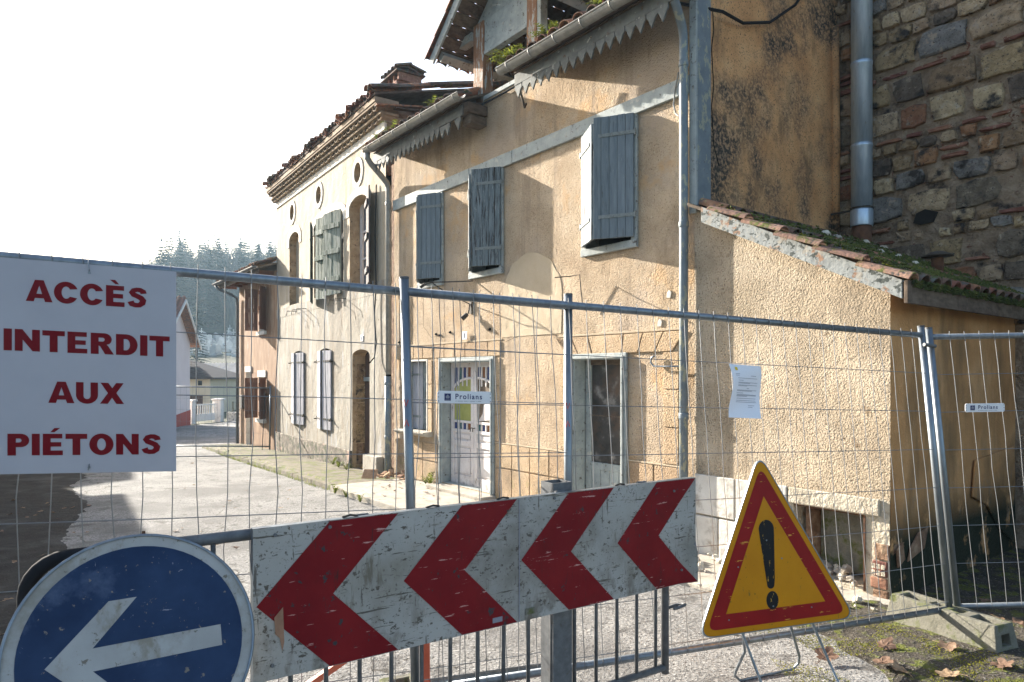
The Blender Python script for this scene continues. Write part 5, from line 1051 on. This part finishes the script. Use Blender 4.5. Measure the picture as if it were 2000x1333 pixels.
# ------------------------------------------------------------------ blue round sign
bd = Vector((.8294,.5586,0)); RS = Fr((-1.070,1.948,.973), bd); RS.z = Vector((-.2205,.3275,.9188)); Rr = .314
RS.n = bd.cross(RS.z).normalized()
if RS.n.y > 0: RS.n = -RS.n
bs = empty('round_sign', (-1.0,1.85,gz(0,1.9)), label='round blue sign with a white arrow pointing left', cat='sign')
circ = lambda r, n=64: [(r*math.cos(2*math.pi*i/n), r*math.sin(2*math.pi*i/n)) for i in range(n)]
M().plate([circ(Rr)], RS, -.002, .001).build('disc', 'blue_white', bs)
m = M()
for i in range(64):
    a0, a1 = 2*math.pi*i/64, 2*math.pi*(i+1)/64; f_ = lambda a_, r, o: RS(r*math.cos(a_), r*math.sin(a_), o)
    m.add([f_(a0,Rr-.001,.006),f_(a1,Rr-.001,.006),f_(a1,Rr+.007,.004),f_(a0,Rr+.007,.004),f_(a1,Rr+.007,-.024),f_(a0,Rr+.007,-.024),f_(a1,Rr-.006,-.024),f_(a0,Rr-.006,-.024),f_(a1,Rr-.001,.001),f_(a0,Rr-.001,.001)], [(0,1,2,3),(3,2,4,5),(5,4,6,7),(9,8,1,0)])
m.build('rim', 'galv', bs, smooth=True)
M().plate([circ(.284)], RS, .0016, .0024).build('blue_field', 'blue_film', bs)
M().prism([(-.218,-.012),(-.067,.138),(.004,.138),(-.108,.018),(.224,.018),(.224,-.042),(-.108,-.042),(.004,-.162),(-.067,-.162)], RS, .0028, .0036).build('arrow', 'blue_white', bs)
M().tube([RS(.03,Rr+.004,-.01), RS(.03,Rr+.016,-.01)], .005, 6).build('rivet', 'rust', bs)
g_ = gz(0,1.9)+.01
for sx in (-.16,.16):
    q = RS(sx,-.28,-.02); M().tube([RS(sx,.2,-.012),q,Vector((q.x,q.y-.05,g_))], .008, 6).build('stand_leg', 'galv', bs)
q = RS(-.16,-.28,-.02); q2 = RS(.16,-.28,-.02); M().tube([Vector((q.x,q.y-.05,g_)),Vector((q2.x,q2.y-.05,g_))], .008, 6).build('stand_bar', 'galv', bs)
# ------------------------------------------------------------------ triangular warning sign
TL_, TR_ = Vector((.975,3.43,.455)), Vector((1.785,3.64,.478)); tx = (TR_-TL_); tl = tx.length; txn = tx.normalized()
lean = Vector((-.015,.10,.80)).normalized(); TF = Fr(TL_, txn); TF.z = lean; TF.n = txn.cross(lean).normalized()
if TF.n.y > 0: TF.n = -TF.n
TS = empty('warning_sign', (1.38,3.55,gz(0,3.5)), label='yellow triangular exclamation sign with red border on a wire stand', cat='sign')
def rtri(inset, rad):
    A, B, C = Vector((0,0)), Vector((tl,0)), Vector((tl*.44,.81)); cen = (A+B+C)/3; out = []
    pts = [A, B, C]; res = []
    def off(P, Q): d = (Q-P).normalized(); n_ = Vector((-d.y, d.x)); return P+n_*inset, d
    L3 = [off(pts[i], pts[(i+1)%3]) for i in range(3)]
    def cross(l1, l2):
        (p, d), (q_, e_) = l1, l2; t_ = ((q_-p).x*e_.y-(q_-p).y*e_.x)/(d.x*e_.y-d.y*e_.x); return p+d*t_
    V3 = [cross(L3[i-1], L3[i]) for i in range(3)]
    for i in range(3):
        P, d0, d1 = V3[i], (V3[i-1]-V3[i]).normalized(), (V3[(i+1)%3]-V3[i]).normalized()
        for k_ in range(7):
            t_ = k_/6; a_ = P+d0*rad*2; b_ = P+d1*rad*2; res.append((a_*(1-t_)**2+P*2*t_*(1-t_)+b_*t_**2))
    return [(p.x, p.y) for p in res]
M().plate([rtri(-.028,.045)], TF, -.003, .0).build('plate', 'tri_yellow', TS)
M().plate([rtri(-.030,.045), rtri(-.0255,.043)], TF, -.010, .003).build('rim', 'galv', TS)
M().plate([rtri(.003,.030)], TF, .0008, .0016).build('red_border', 'tri_red', TS)
M().plate([rtri(.075,.0005)], TF, .0022, .0030).build('yellow_field', 'tri_yellow', TS)
cx_ = tl*.455
M().prism([(cx_-.018,.20)]+arc(cx_+.004,.195,.022,200,340,6)+[(cx_+.030,.22),(cx_+.042,.44)]+arc(cx_-.002,.475,.046,10,170,8,.05)+[(cx_-.044,.44)], TF, .0034, .0042).build('exclamation_stroke', 'tri_black', TS)
M().prism(arc(cx_+.008,.115,.036,0,360,18,.046)[:-1], TF, .0034, .0042).build('exclamation_dot', 'tri_black', TS)
for x, z in ((.13,.045),(.62,.055),(.20,.30),(.46,.32),(cx_-.005,.42),(cx_+.01,.085)): M().tube([TF(x,z,.003),TF(x,z,.006)], .004, 8).build('rivet', 'galv', TS)
g_ = gz(0,3.5)+.012
def wleg(pts): M().tube(pts, .0075, 8).build('stand_leg', 'galv', TS, smooth=True)
wleg([TF(.22,.30,-.02),TF(.22,-.05,-.02),Vector((1.235,3.62,.28)),Vector((1.20,3.66,.16)),Vector((1.205,3.69,g_+.03)),Vector((1.235,3.70,g_)),Vector((1.58,3.84,g_)),Vector((1.615,3.85,g_+.03)),Vector((1.60,3.80,.18)),TF(.50,-.02,-.02),TF(.50,.30,-.02)])
wleg([TF(.21,.30,-.012),TF(.21,-.03,-.01),Vector((1.235,3.46,.26)),Vector((1.275,3.40,g_+.03)),Vector((1.30,3.40,g_)),Vector((1.66,3.53,g_)),Vector((1.705,3.54,g_+.03)),Vector((1.665,3.60,.25)),TF(.62,-.01,-.01),TF(.62,.3,-.012)])
# ------------------------------------------------------------------ far houses
def gable(name, label, A, B, dep, zb, ze, zr, wall, roofm, base=None):
    """gable end A-B facing the viewer's right, ridge running away from it"""
    A, B = Vector(A), Vector(B); fr = Fr((A.x,A.y,0), B-A); W = (B-A).length
    if fr.n.dot(-A) < 0: fr.n = -fr.n
    root = empty(name, (A.x, A.y, zb), label=label, cat='house')
    M().prism([(0,zb),(W,zb),(W,ze),(W/2,zr),(0,ze)], fr, 0, -dep).build('wall', wall, root)
    if base: M().prism([(-.02,zb),(W+.02,zb),(W+.02,base+.1),(-.02,base-.05)], fr, -.3, .03).build('painted_base', 'red_base', root)
    s_ = (zr-ze)/(W/2)
    for sg in (0, 1):
        e0, e1 = (-.5, W/2) if sg == 0 else (W+.5, W/2); z0, z1 = ze-.5*s_, zr
        rf = M().hexa([fr(e0,z0,.45),fr(e1,z1,.45),fr(e1,z1+.12,.45),fr(e0,z0+.12,.45),fr(e0,z0,-dep-.3),fr(e1,z1,-dep-.3),fr(e1,z1+.12,-dep-.3),fr(e0,z0+.12,-dep-.3)]).build('roof', roofm, root)
        M().hexa([fr(e0,z0-.12,.46),fr(e1,z1-.12,.46),fr(e1,z1+.02,.46),fr(e0,z0+.02,.46),fr(e0,z0-.12,.52),fr(e1,z1-.12,.52),fr(e1,z1+.02,.52),fr(e0,z0+.02,.52)]).build('barge_board', 'white_paint', root)
        if roofm == 'tile':
            n_ = int((dep+.6)/.22); ln = math.hypot(e1-e0, z1-z0)
            for i in range(min(n_, 22)):
                o_ = .40-.22*i; M().tube([fr(e0+(e1-e0)*t_, z0+.13+(z1-z0)*t_, o_) for t_ in (0,.5,1)], .075, 6).build('tile_row', 'tile', rf)
    return root, fr
gable('gabled_house', 'pinkish white gabled house with red painted base down the street', (-15.6,30.0,0), (-17.55,37.2,0), 9, -1.2, 3.5, 5.45, 'pink_wall', 'tile', -.28)
def hip(name, label, x0, x1, y0, y1, zb, ze, zr, wall, roofm, ov=.5):
    root = empty(name, ((x0+x1)/2, y0, zb), label=label, cat='house')
    M().box(WORLD, x0, x1, zb, ze, -y1, -y0).build('wall', wall, root)
    a_ = M(); e_ = [(x0-ov,y0-ov,ze-.02),(x1+ov,y0-ov,ze-.02),(x1+ov,y1+ov,ze-.02),(x0-ov,y1+ov,ze-.02)]; cy = (y0+y1)/2; w2 = (y1-y0)/2
    a_.add(e_+[(x0+w2,cy,zr),(x1-w2,cy,zr)]+[(p[0],p[1],p[2]-.12) for p in e_], [(0,1,5,4),(1,2,5),(2,3,4,5),(3,0,4),(0,6,7,1),(1,7,8,2),(2,8,9,3),(3,9,6,0),(9,8,7,6)])
    rf = a_.build('roof', roofm, root); return root, rf
hE, rE = hip('cream_house', 'low cream house with dark hipped roof and dark shutter beyond the gate', -31, -22.1, 50, 56, -1.4, 1.55, 2.95, 'cream_wall', 'slate')
for i in range(9):
    z_ = 1.6+i*.145; M().box(WORLD, -31+i*.3, -21.9-i*.31, z_, z_+.03, -(49.45+i*.335)-.1, -(49.42+i*.335)+.03).build('tile_course', 'slate', rE)
w_ = M().box(WORLD, -23.55, -22.65, -1.3, .25, -50, -49.94).build('door', 'brown_door', hE); M().box(WORLD, -22.98, -22.70, .95, 1.3, -50, -49.95).build('window', 'dark', hE)
for i in range(4): M().box(WORLD, -23.53+i*.22, -23.33+i*.22, -1.28, .22, -49.94, -49.91).build('plank', 'brown_door', w_)
hF = empty('white_outbuilding', (-24, 60, -1.2), label='long white outbuilding with lichened corrugated roof behind the hedge', cat='building')
M().box(WORLD, -29, -12, -1.6, 1.15, -68, -60).build('wall', 'white_wall', hF)
a = M(); a.grid(120, 3, lambda u, v: (-29.3+17.6*u, 59.4+4.8*v, 1.1+1.75*v+.05*math.sin(u*2*math.pi*50))); a.build('roof', 'fibre_roof', hF, smooth=True, recalc=False)
M().tube([(-25.0,59.9,1.1),(-25.0,59.9,-1.3)], .06, 8).build('downpipe', 'white_paint', hF)
M().box(WORLD, -21.9, -20.2, -.2, .7, -60.02, -59.95).build('window', 'pane', hF)
# gate, low wall, hedge
gw = gz(0, 40)
for i, (x, y) in enumerate(((-18.6,39.4),(-17.9,41.6))):
    p = empty('gate_pillar', (x,y,gw), label=('white rendered gate pillar next to the pinkish gabled house', 'white rendered gate pillar next to the low garden wall')[i], cat='pillar', group='white gate pillars')
    M().box(WORLD, x-.25, x+.25, gw-.2, gw+1.25, -y-.25, -y+.25).build('shaft', 'white_paint', p, bevel=.02); M().box(WORLD, x-.32, x+.32, gw+1.253, gw+1.36, -y-.32, -y+.32).build('cap', 'white_paint', p, bevel=.03)
gt = empty('garden_gate', (-18.2,40.5,gw), label='white barred garden gate between the two pillars', cat='gate')
gf = Fr((-18.5,39.7,0), (.6,1.7,0))
M().box(gf, .05, 1.65, gw+.08, gw+.5, -.03, .03).build('lower_panel', 'white_paint', gt); M().box(gf, .05, 1.65, gw+1.0, gw+1.08, -.03, .03).build('top_rail', 'white_paint', gt)
for i in range(9): M().box(gf, .1+i*.18, .16+i*.18, gw+.5, gw+1.0, -.02, .02).build('bar', 'white_paint', gt)
lw = empty('garden_wall', (-15,42.3,gw), label='low pale garden wall with wire posts before the hedge', cat='wall')
lf_ = Fr((-17.6,42.2,0), (1,.03,0)); M().box(lf_, 0, 8, gw-.2, gw+.5, -.12, .12).build('coping_wall', 'plinth_white', lw, bevel=.02)
for i in range(6): M().box(lf_, .3+i*1.4, .38+i*1.4, gw+.5, gw+1.15, -.04, .04).build('post', 'concrete', lw)
M().tube([lf_(.3,gw+1.1),lf_(7.4,gw+1.1)], .012, 5).build('wire', 'wire', lw)
def blob_leaves(m, c, rad, n, size, rr):
    c = Vector(c); 
    for _ in range(n):
        while True:
            p = Vector((rr.uniform(-1,1), rr.uniform(-1,1), rr.uniform(-1,1)))
            if .35 < p.length < 1+.25*mn.noise(p*2.5+c): break
        q_ = c+Vector((p.x*rad[0], p.y*rad[1], p.z*rad[2])); d = Vector((rr.uniform(-1,1), rr.uniform(-1,1), rr.uniform(-.6,1))).normalized()*size*(.6+.8*rr.random()); e_ = d.cross(Vector((rr.random(), rr.random(), rr.random()))).normalized()*size*.5
        m.add([q_-d, q_+e_, q_+d, q_-e_*.6], [(0,1,2),(0,2,3)])
    return m
rg = random.Random(5)
for i, (x, y, r) in enumerate(((-16.9,45,.9),(-15.2,45.3,1.15),(-13.2,45,1.0))):
    b_ = empty('hedge_bush', (x,y,gw), label=('clipped green bush at the left end of the garden wall','rounded green bush in the middle behind the garden wall','green bush at the right behind the garden wall')[i], cat='bush', group='bushes behind the garden wall')
    blob_leaves(M(), (x,y,gw+.75), (r,.6,.8), 900, .07, rg).build('foliage', 'conifer', b_, recalc=False); M().tube([(x,y,gw-.1),(x,y,gw+.6)], .05, 6).build('stem', 'bark', b_)
# ------------------------------------------------------------------ hillside: graves, trees, woodland
for i in range(46):
    y = 92+24*rg.random(); x = -(.385+.095*rg.random())*y; z_ = terrain(x, y); s_ = .7+.7*rg.random()
    m = M().box(WORLD, x-.5*s_, x+.5*s_, z_-.2, z_+.25, -y-.9, -y+.9)
    m.prism([(x-.3*s_,z_+.2),(x+.3*s_,z_+.2),(x+.3*s_,z_+1.0*s_),(x,z_+1.2*s_),(x-.3*s_,z_+1.0*s_)], WORLD, -y-.9, -y-.75)
    if rg.random() < .4: m.box(WORLD, x-.06, x+.06, z_+1.0*s_, z_+1.9*s_, -y-.88, -y-.78); m.box(WORLD, x-.3, x+.3, z_+1.45*s_, z_+1.55*s_, -y-.879, -y-.781)
    m.build('gravestone', 'tomb', label='pale gravestone in the hillside cemetery beyond the houses', cat='gravestone', group='gravestones in the hillside cemetery')
def conifer_mesh(seed, H=16, n=26, wd=3.0):
    rr_ = random.Random(seed); m = M()
    for i in range(n):
        z_ = H*(.12+.86*i/n); r_ = wd*(1-(i/n))**.8*(.75+.45*rr_.random())+.15
        for k_ in range(9):
            a_ = rr_.random()*6.283; d = Vector((math.cos(a_), math.sin(a_), 0)); s_ = Vector((-d.y, d.x, 0)); L_ = r_*(.6+.5*rr_.random())
            b0 = Vector((0,0,z_)); 
            for t_ in (.35,.6,.85):
                c_ = b0+d*L_*t_+Vector((0,0,-.28*L_*t_*t_)); w2 = .34*L_*(1.15-t_)+.12
                m.add([c_-d*.3*L_*.6, c_+s_*w2+Vector((0,0,-.18*w2-.1)), c_+d*.42*L_*.6+Vector((0,0,-.1)), c_-s_*w2+Vector((0,0,-.18*w2-.1))], [(0,1,2),(0,2,3)])
    m.add([(-.15,0,H*.93),(.15,0,H*.93),(0,0,H*1.03)], [(0,1,2)])
    return m
def bare_mesh(seed, H=13):
    rr_ = random.Random(seed); m = M()
    def br(p, d, l, r_, dep):
        q_ = p+d*l; m.tube([p, q_], [r_, r_*.65], 4 if dep > 1 else 3, cap=False)
        if dep == 0: return
        for _ in range(3 if dep > 1 else 4):
            nd_ = (d+Vector((rr_.uniform(-.75,.75), rr_.uniform(-.75,.75), rr_.uniform(-.15,.5)))).normalized(); br(lerp(p, q_, .55+.45*rr_.random()), nd_, l*(.55+.2*rr_.random()), r_*.55, dep-1)
    br(Vector((0,0,0)), Vector((.03,.02,1)), H*.42, .22, 4)
    return m
CON = [proto(conifer_mesh(s_), 'crown', 'conifer', recalc=False) for s_ in (1,2,3)]
BAR = [proto(bare_mesh(s_), 'branches', 'twigs', recalc=False) for s_ in (4,5,6)]
TRK = proto(M().tube([(0,0,-.8),(0,0,6),(0,0,15)], [.32,.22,.03], 7), 'trunk', 'bark')
def tree(kind, x, y, s_, label, group=None):
    z_ = terrain(x, y); t_ = empty('conifer_tree' if kind == 'c' else 'bare_tree', (x,y,z_), label=label, cat='tree', group=group)
    if kind == 'c': place(rg.choice(CON), 'crown', (x,y,z_), (0,0,rg.random()*6), t_, s_); place(TRK, 'trunk', (x,y,z_), (0,0,0), t_, s_)
    else: place(rg.choice(BAR), 'crown', (x,y,z_), (0,0,rg.random()*6), t_, s_)
tree('c', -.462*74, 74, .56, 'dark bushy conifer standing beside the pinkish gabled house')
tree('c', -.487*215, 215, 1.35, 'tallest conifer on the skyline just right of the pedestrian sign')
tree('c', -.352*205, 205, 1.0, 'lone conifer tip showing above the brown house roof')
for k_, s_, lb in ((-.445,.85,'narrow conifer on the crest right of the tallest one'),(-.418,.8,'smaller conifer on the crest nearer the brown house')): tree('c', k_*200, 200, s_, lb, 'skyline conifers on the hill')
for k_, s_, lb in ((-.43,1.25,'round leafless tree on the crest midway between the sign and the brown house'), (-.405,1.3,'tall leafless tree on the crest left of the brown house gutter'), (-.385,1.3,'leafless tree on the crest just above the brown house gutter'), (-.47,1.1,'leafless tree on the crest beside the tallest conifer'), (-.61,1.0,'leafless treetop over the right half of the pedestrian sign'), (-.57,1.0,'leafless treetop over the right corner of the pedestrian sign'), (-.68,.95,'leafless treetop over the middle of the pedestrian sign')):
    tree('b', k_*190, 190, s_, lb, 'leafless trees on the hill crest')
class Big(M): pass
import numpy as np
def scatter(meshes, spots):
    V_, F_ = [], []; nv = 0
    for (x, y, s_, r_), me in zip(spots, meshes):
        co = np.empty(len(me.vertices)*3); me.vertices.foreach_get('co', co); co = co.reshape(-1,3)*s_
        c_, s2 = math.cos(r_), math.sin(r_); rot = np.array([[c_,-s2,0],[s2,c_,0],[0,0,1]]); co = co@rot.T+np.array([x,y,terrain(x,y)-.2]); V_.append(co)
        F_ += [tuple(i+nv for i in p.vertices) for p in me.polygons]; nv += len(co)
    return np.concatenate(V_).tolist(), F_
sp = []; ms = []
sp2 = []; ms2 = []
for _ in range(330):
    y = 122+100*rg.random(); x = -(.30+(.24 if rg.random() < .6 else .55)*rg.random())*y; s_ = .7+.45*rg.random()
    if rg.random() < .3: sp.append((x,y,s_,rg.random()*6)); ms.append(rg.choice(CON))
    else: sp2.append((x,y,s_*1.1,rg.random()*6)); ms2.append(rg.choice(BAR))
for nm, s_, m_, mt in (('far_conifer_wood', sp, ms, 'conifer'), ('far_bare_wood', sp2, ms2, 'twigs')):
    v_, f_ = scatter(m_, s_); me = bpy.data.meshes.new(nm); me.from_pydata(v_, [], f_); me.materials.append(MT[mt]); o = bpy.data.objects.new(nm, me); COL.objects.link(o)
    tag(o, ('dark conifers massed on the hazy hillside' if mt == 'conifer' else 'leafless wood massed on the hazy hillside'), 'woodland', None, 'stuff')
# ------------------------------------------------------------------ houses on the left side of the street (they shade the road)
sd = Vector((-.558,.83,0)); 
def left_house(name, label, near, far, wid, ze, zr, wall):
    near, far = Vector(near), Vector(far); fr = Fr((near.x,near.y,0), far-near); L_ = (far-near).length
    if fr.n.x < 0: fr.n = -fr.n
    root = empty(name, near, label=label, cat='house')
    M().box(fr, 0, L_, -1.5, ze, -wid, 0).build('wall', wall, root)
    for i in range(int(L_/3)):
        M().box(fr, 1+i*3, 1.9+i*3, .9, 2.2, .003, .05).build('shutter', 'brown_shutter', root)
    a_ = M(); ov = .35; e_ = [fr(-ov,ze,ov),fr(L_+ov,ze,ov),fr(L_+ov,ze,-wid-ov),fr(-ov,ze,-wid-ov)]
    a_.add(e_+[fr(wid*.5,zr,-wid/2), fr(L_-wid*.5,zr,-wid/2)], [(0,1,5,4),(1,2,5),(2,3,4,5),(3,0,4),(3,2,1,0)]); a_.build('roof', 'tile', root)
left_house('street_house', 'cream street house at the left, outside the picture, shading the road', (-8.6,8.0,0), (-15.0,17.6,0), 6, 4.35, 5.6, 'cream_wall')
left_house('street_house', 'white street house at the left hidden behind the pedestrian sign', (-18.2,21.6,0), (-23.2,29.6,0), 6, 5.3, 7.2, 'white_wall')
# ------------------------------------------------------------------ plants
def fern(loc, n, L_, label, mt='leaf_green', up=.5, group=None, name='fern', cat='fern'):
    loc = Vector(loc); root = empty(name, loc, label=label, cat=cat, group=group)
    for i in range(n):
        a_ = rg.random()*6.283; d = Vector((math.cos(a_), math.sin(a_), 0)); s_ = Vector((-d.y,d.x,0)); l = L_*(.6+.6*rg.random()); u_ = up*(.5+rg.random()); m = M(); prev = loc
        for k_ in range(1, 8):
            t_ = k_/7; p = loc+d*l*t_+Vector((0,0,l*u_*math.sin(t_*2.3))); w2 = l*.24*math.sin(math.pi*min(1,t_*.85+.12)); 
            m.add([prev, p+s_*w2-d*.02*l, lerp(prev,p,.75)], [(0,1,2)]); m.add([prev, p-s_*w2-d*.02*l, lerp(prev,p,.75)], [(0,1,2)]); m.add([prev-s_*.002, prev+s_*.002, p], [(0,1,2)]); prev = p
        m.build('frond', mt, root, recalc=False)
    return root
FG = 'ferns in the roof gutter'
for s_, z_, n, l, lb in ((3.72,5.47,34,.24,'big fern spilling over the cut end of the right gutter'),(3.95,5.47,24,.19,'fern beside the big one at the cut gutter end'),(4.45,5.50,22,.18,'fern standing in the middle of the right gutter'),(4.62,5.52,14,.14,'small fern among the eave tiles of the right gutter'),(5.25,5.5,18,.16,'fern near the top edge in the right gutter'),(.30,5.47,16,.15,'fern in the left gutter near its downpipe'),(.85,5.47,20,.2,'bright fern in the left gutter by the pale house'),(2.05,5.48,20,.17,'fern near the dormer end of the left gutter')):
    fern(F(s_, z_, .46), n, l, lb, group=FG)
WG = 'weeds along the wall foot'
for k_, (s_, o_, l, lb) in enumerate(((1.38,.12,.14,'weed at the wall foot left of the glazed door'),(1.2,.1,.12,'leafy weed beside the downpipe rubble'),(.75,1.36,.12,'weed under the slab edge by the road, left'),(1.15,1.37,.10,'weed under the slab edge by the road, middle'),(1.6,1.36,.10,'weed under the slab edge by the road, right'))):
    p = F(s_, .08 if o_ < 1 else .0, o_); fern(p, 14, l, lb, up=.9, group=WG, name='weed', cat='weed')
for t_, o_, lb in ((1.75,.2,'weed at the door of the pale house'),(2.3,.12,'weed tuft below the pale plinth'),(1.2,.25,'weed on the doorstep of the pale house')):
    p = FB(t_, 0, o_); p.z = gz(p.x,p.y)+.09; fern(p, 14, .16, lb, up=.7, group=WG, name='weed', cat='weed')
p = Vector((1.66,3.95+.55,0)); fern((1.68,4.45,gz(0,4.4)+.02), 12, .07, 'tiny bright weed in the gravel behind the yellow sign', up=1., name='weed', cat='weed', group=WG)
# kerb grass
rr5 = random.Random(8)
def kspot(rr_):
    t_ = -.7+8.5*rr_.random(); p = FB(t_, 0, 1.24+.05*rr_.random()); p.z = gz(p.x,p.y)-.005; return p
def blades(spots, n, h, seed):
    rr_ = random.Random(seed); m = M()
    for _ in range(n):
        p = spots(rr_); a_ = rr_.random()*6.28; w2 = Vector((math.cos(a_), math.sin(a_), 0))*h*.12; l = h*(.4+rr_.random()); m.add([p-w2, p+w2, p+Vector((rr_.uniform(-.5,.5)*l, rr_.uniform(-.5,.5)*l, l))], [(0,1,2)])
    return m
blades(kspot, 620, .045, 3).build('kerb_grass', 'leaf_green', recalc=False, kind='stuff', label='grass tufts growing along the kerb', cat='grass')
def vspot(rr_):
    while True:
        x = 1.5+2.8*rr_.random(); y = 3.0+2.2*rr_.random(); 
        q_ = F.x.dot(Vector((x,y,0))-F.o), -F.n.dot(Vector((x,y,0))-F.o)
        if mn.noise(Vector((x*2.2,y*2.2,3))) > .02 and q_[1] < -.6: return Vector((x,y,gz(x,y)+.022))
tufts(vspot, 11000, .0042, 9).build('ground_moss', 'moss_bright', recalc=False, kind='stuff', label='yellow green moss on the gravel verge', cat='moss')
# ------------------------------------------------------------------ leaves, shards, rubble
def leaf_mesh(seed):
    rr_ = random.Random(seed*7+1); m = M(); n = 20; P = []; Q = []; bx_, by_ = rr_.uniform(.5,1.1), rr_.uniform(-.6,.6)
    for i in range(n):
        a_ = 2*math.pi*i/n; r_ = (.62+.30*abs(math.cos(2.5*a_))+.14*(rr_.random()-.5))*(1.1 if math.cos(a_) > 0 else .85)
        for L3, k_ in ((P, 1.0), (Q, .5)):
            x_, y_ = r_*k_*math.cos(a_), r_*k_*.78*math.sin(a_); L3.append(Vector((x_, y_, .32*bx_*x_*x_+.30*y_*y_*by_+.10*k_*(rr_.random()-.3))))
    m.add(P+Q+[Vector((0,0,.0))], [(i,(i+1)%n,n+(i+1)%n,n+i) for i in range(n)]+[(n+i,n+(i+1)%n,2*n) for i in range(n)]); m.tube([(0,0,.03),(-.6,.1,.12),(-1.2,.22,.05)], .025, 4); return m
LEAF = [proto(leaf_mesh(s_), 'leaf', 'leaf_dry', recalc=False) for s_ in range(5)]
def leaves(spots, label, group):
    for x, y, z_, s_ in spots:
        o = place(rg.choice(LEAF), 'fallen_leaf', (x,y,z_), (rg.uniform(-.3,.3), rg.uniform(-.3,.3), rg.random()*6.28), None, s_); tag(o, label, 'leaf', group)
def onp(px, py, dz=.022):
    k_ = (px-1000)/1333; Y = 3.5
    for _ in range(8): Y = 1333*(1.75-gz(0, Y)-dz)/(py-732)
    return k_*Y, Y, gz(0, Y)+dz
big = [(1725,1295),(1855,1318),(1612,1283),(1960,1300),(1762,1309),(1850,1262),(1730,1262)]
for (px, py), lb in zip(big, ('broad pale brown leaf on the mossy verge between the yellow sign and the concrete block', 'dry leaf at the bottom edge of the picture below the concrete block', 'curled brown leaf on the asphalt beside the yellow sign leg', 'brown leaf right of the concrete block near the picture corner', 'small pale leaf just right of the broad leaf on the verge', 'dry leaf lying close to the near side of the concrete block', 'small leaf on the moss behind the broad pale leaf')):
    leaves([onp(px, py, .034)+(.06+.03*rg.random(),)], lb, 'fallen leaves on the verge')
leaves([(rg.uniform(3.0,3.9), rg.uniform(4.5,5.2), gz(0,4.8)+.035, .04+.03*rg.random()) for _ in range(16)], 'dry brown fallen leaf in the shade under the lean-to side wall', 'fallen leaves in the shade')
def ontop(s_, o_, z_): p = F(s_, z_, o_); return p.x, p.y, p.z
leaves([ontop(rg.uniform(.7,2.6), rg.uniform(.15,1.15), .085)+(.02+.025*rg.random(),) for _ in range(26)], 'dry brown leaf scrap on the slab before the glazed door', 'fallen leaves on the slab')
rd = []
for _ in range(40):
    y = rg.uniform(6.5,15); x = rg.uniform(-.52,-.28)*y; rd.append((x, y, gz(x,y)+.015, .015+.025*rg.random()))
leaves(rd, 'small dry leaf scrap lying on the sunlit road', 'leaf scraps on the road')
rd = []
for _ in range(60):
    y = rg.uniform(2.6,9.5); x = rg.uniform(-.80,-.60)*y; rd.append((x, y, gz(x,y)+.015, .02+.03*rg.random()))
leaves(rd, 'small leaf scrap lying on the shaded road at the left', 'leaf scraps on the shaded road')
for i in range(16):
    s_ = .12+.75*rg.random() if i > 5 else .1+.4*rg.random(); o_ = .06+.35*rg.random(); c_ = F(s_, .09+.05*rg.random(), o_); l = .05+.10*rg.random()
    m = M(); a_ = rg.random()*3; d = Vector((math.cos(a_), math.sin(a_), rg.uniform(0,.7))).normalized(); m.bar(c_, c_+d*l, .05+.04*rg.random(), .018)
    m.build('tile_shard', 'shard', bevel=.003, label='broken terracotta shard heaped at the foot of the left downpipe', cat='shard', group='terracotta shards by the downpipe')
c_ = F(.20,.09,.55); M().hexa([c_+Vector(q_) for q_ in ((-.12,-.05,0),(.12,-.08,0),(.13,.05,.12),(-.10,.08,.12),(-.12,-.03,.0),(.12,-.06,.0),(.13,.07,.13),(-.10,.10,.13))]).build('fallen_slate', 'shard', label='flat square tile leaning by the corner block of the pale house', cat='tile')
for i in range(60):
    s_ = rg.uniform(6.3,8.0); o_ = rg.uniform(-.05,.55) if i % 3 else rg.uniform(.2,.9); r_ = .012+.032*rg.random()**2; p = F(s_, .06, o_)
    m = M().lathe(p, [(0,-.01),(r_*.9,0),(r_,r_*.5),(r_*.5,r_*1.0),(0,r_*1.05)], 6)
    for v in m.v: v += Vector((rg.uniform(-1,1), rg.uniform(-1,1), rg.uniform(-1,1)))*r_*.25
    m.build('rubble_lump', 'rubble', label='plaster rubble lump at the foot of the lean-to wall', cat='rubble', group='plaster rubble along the lean-to')
for i in range(22):
    p = FL(rg.uniform(7.15,7.66), .10+.06*rg.random(), rg.uniform(-.24,.04)); r_ = .018+.03*rg.random(); m = M().lathe(p, [(0,-.02),(r_*.9,0),(r_,r_*.5),(r_*.5,r_*1.0),(0,r_*1.05)], 6)
    for v in m.v: v += Vector((rg.uniform(-1,1), rg.uniform(-1,1), rg.uniform(-1,1)))*r_*.3
    m.build('rubble_lump', 'rubble', label='broken stone heaped inside the cellar opening of the lean-to', cat='rubble', group='rubble in the cellar opening')
# ------------------------------------------------------------------ haze
hz = M().box(WORLD, -200, 60, -5, 62, -245, 12).build('haze', 'dark', kind='stuff', label='pale morning haze in the air of the street and hill', cat='haze')
hm = bpy.data.materials.new('haze'); hm.use_nodes = True; nt = hm.node_tree; nt.nodes.remove(nt.nodes['Principled BSDF'])
pv = nt.nodes.new('ShaderNodeVolumePrincipled'); pv.inputs['Color'].default_value = (.55,.79,1,1); pv.inputs['Density'].default_value = .0006; pv.inputs['Anisotropy'].default_value = .25
nt.links.new(pv.outputs[0], nt.nodes['Material Output'].inputs['Volume']); hz.data.materials.clear(); hz.data.materials.append(hm)
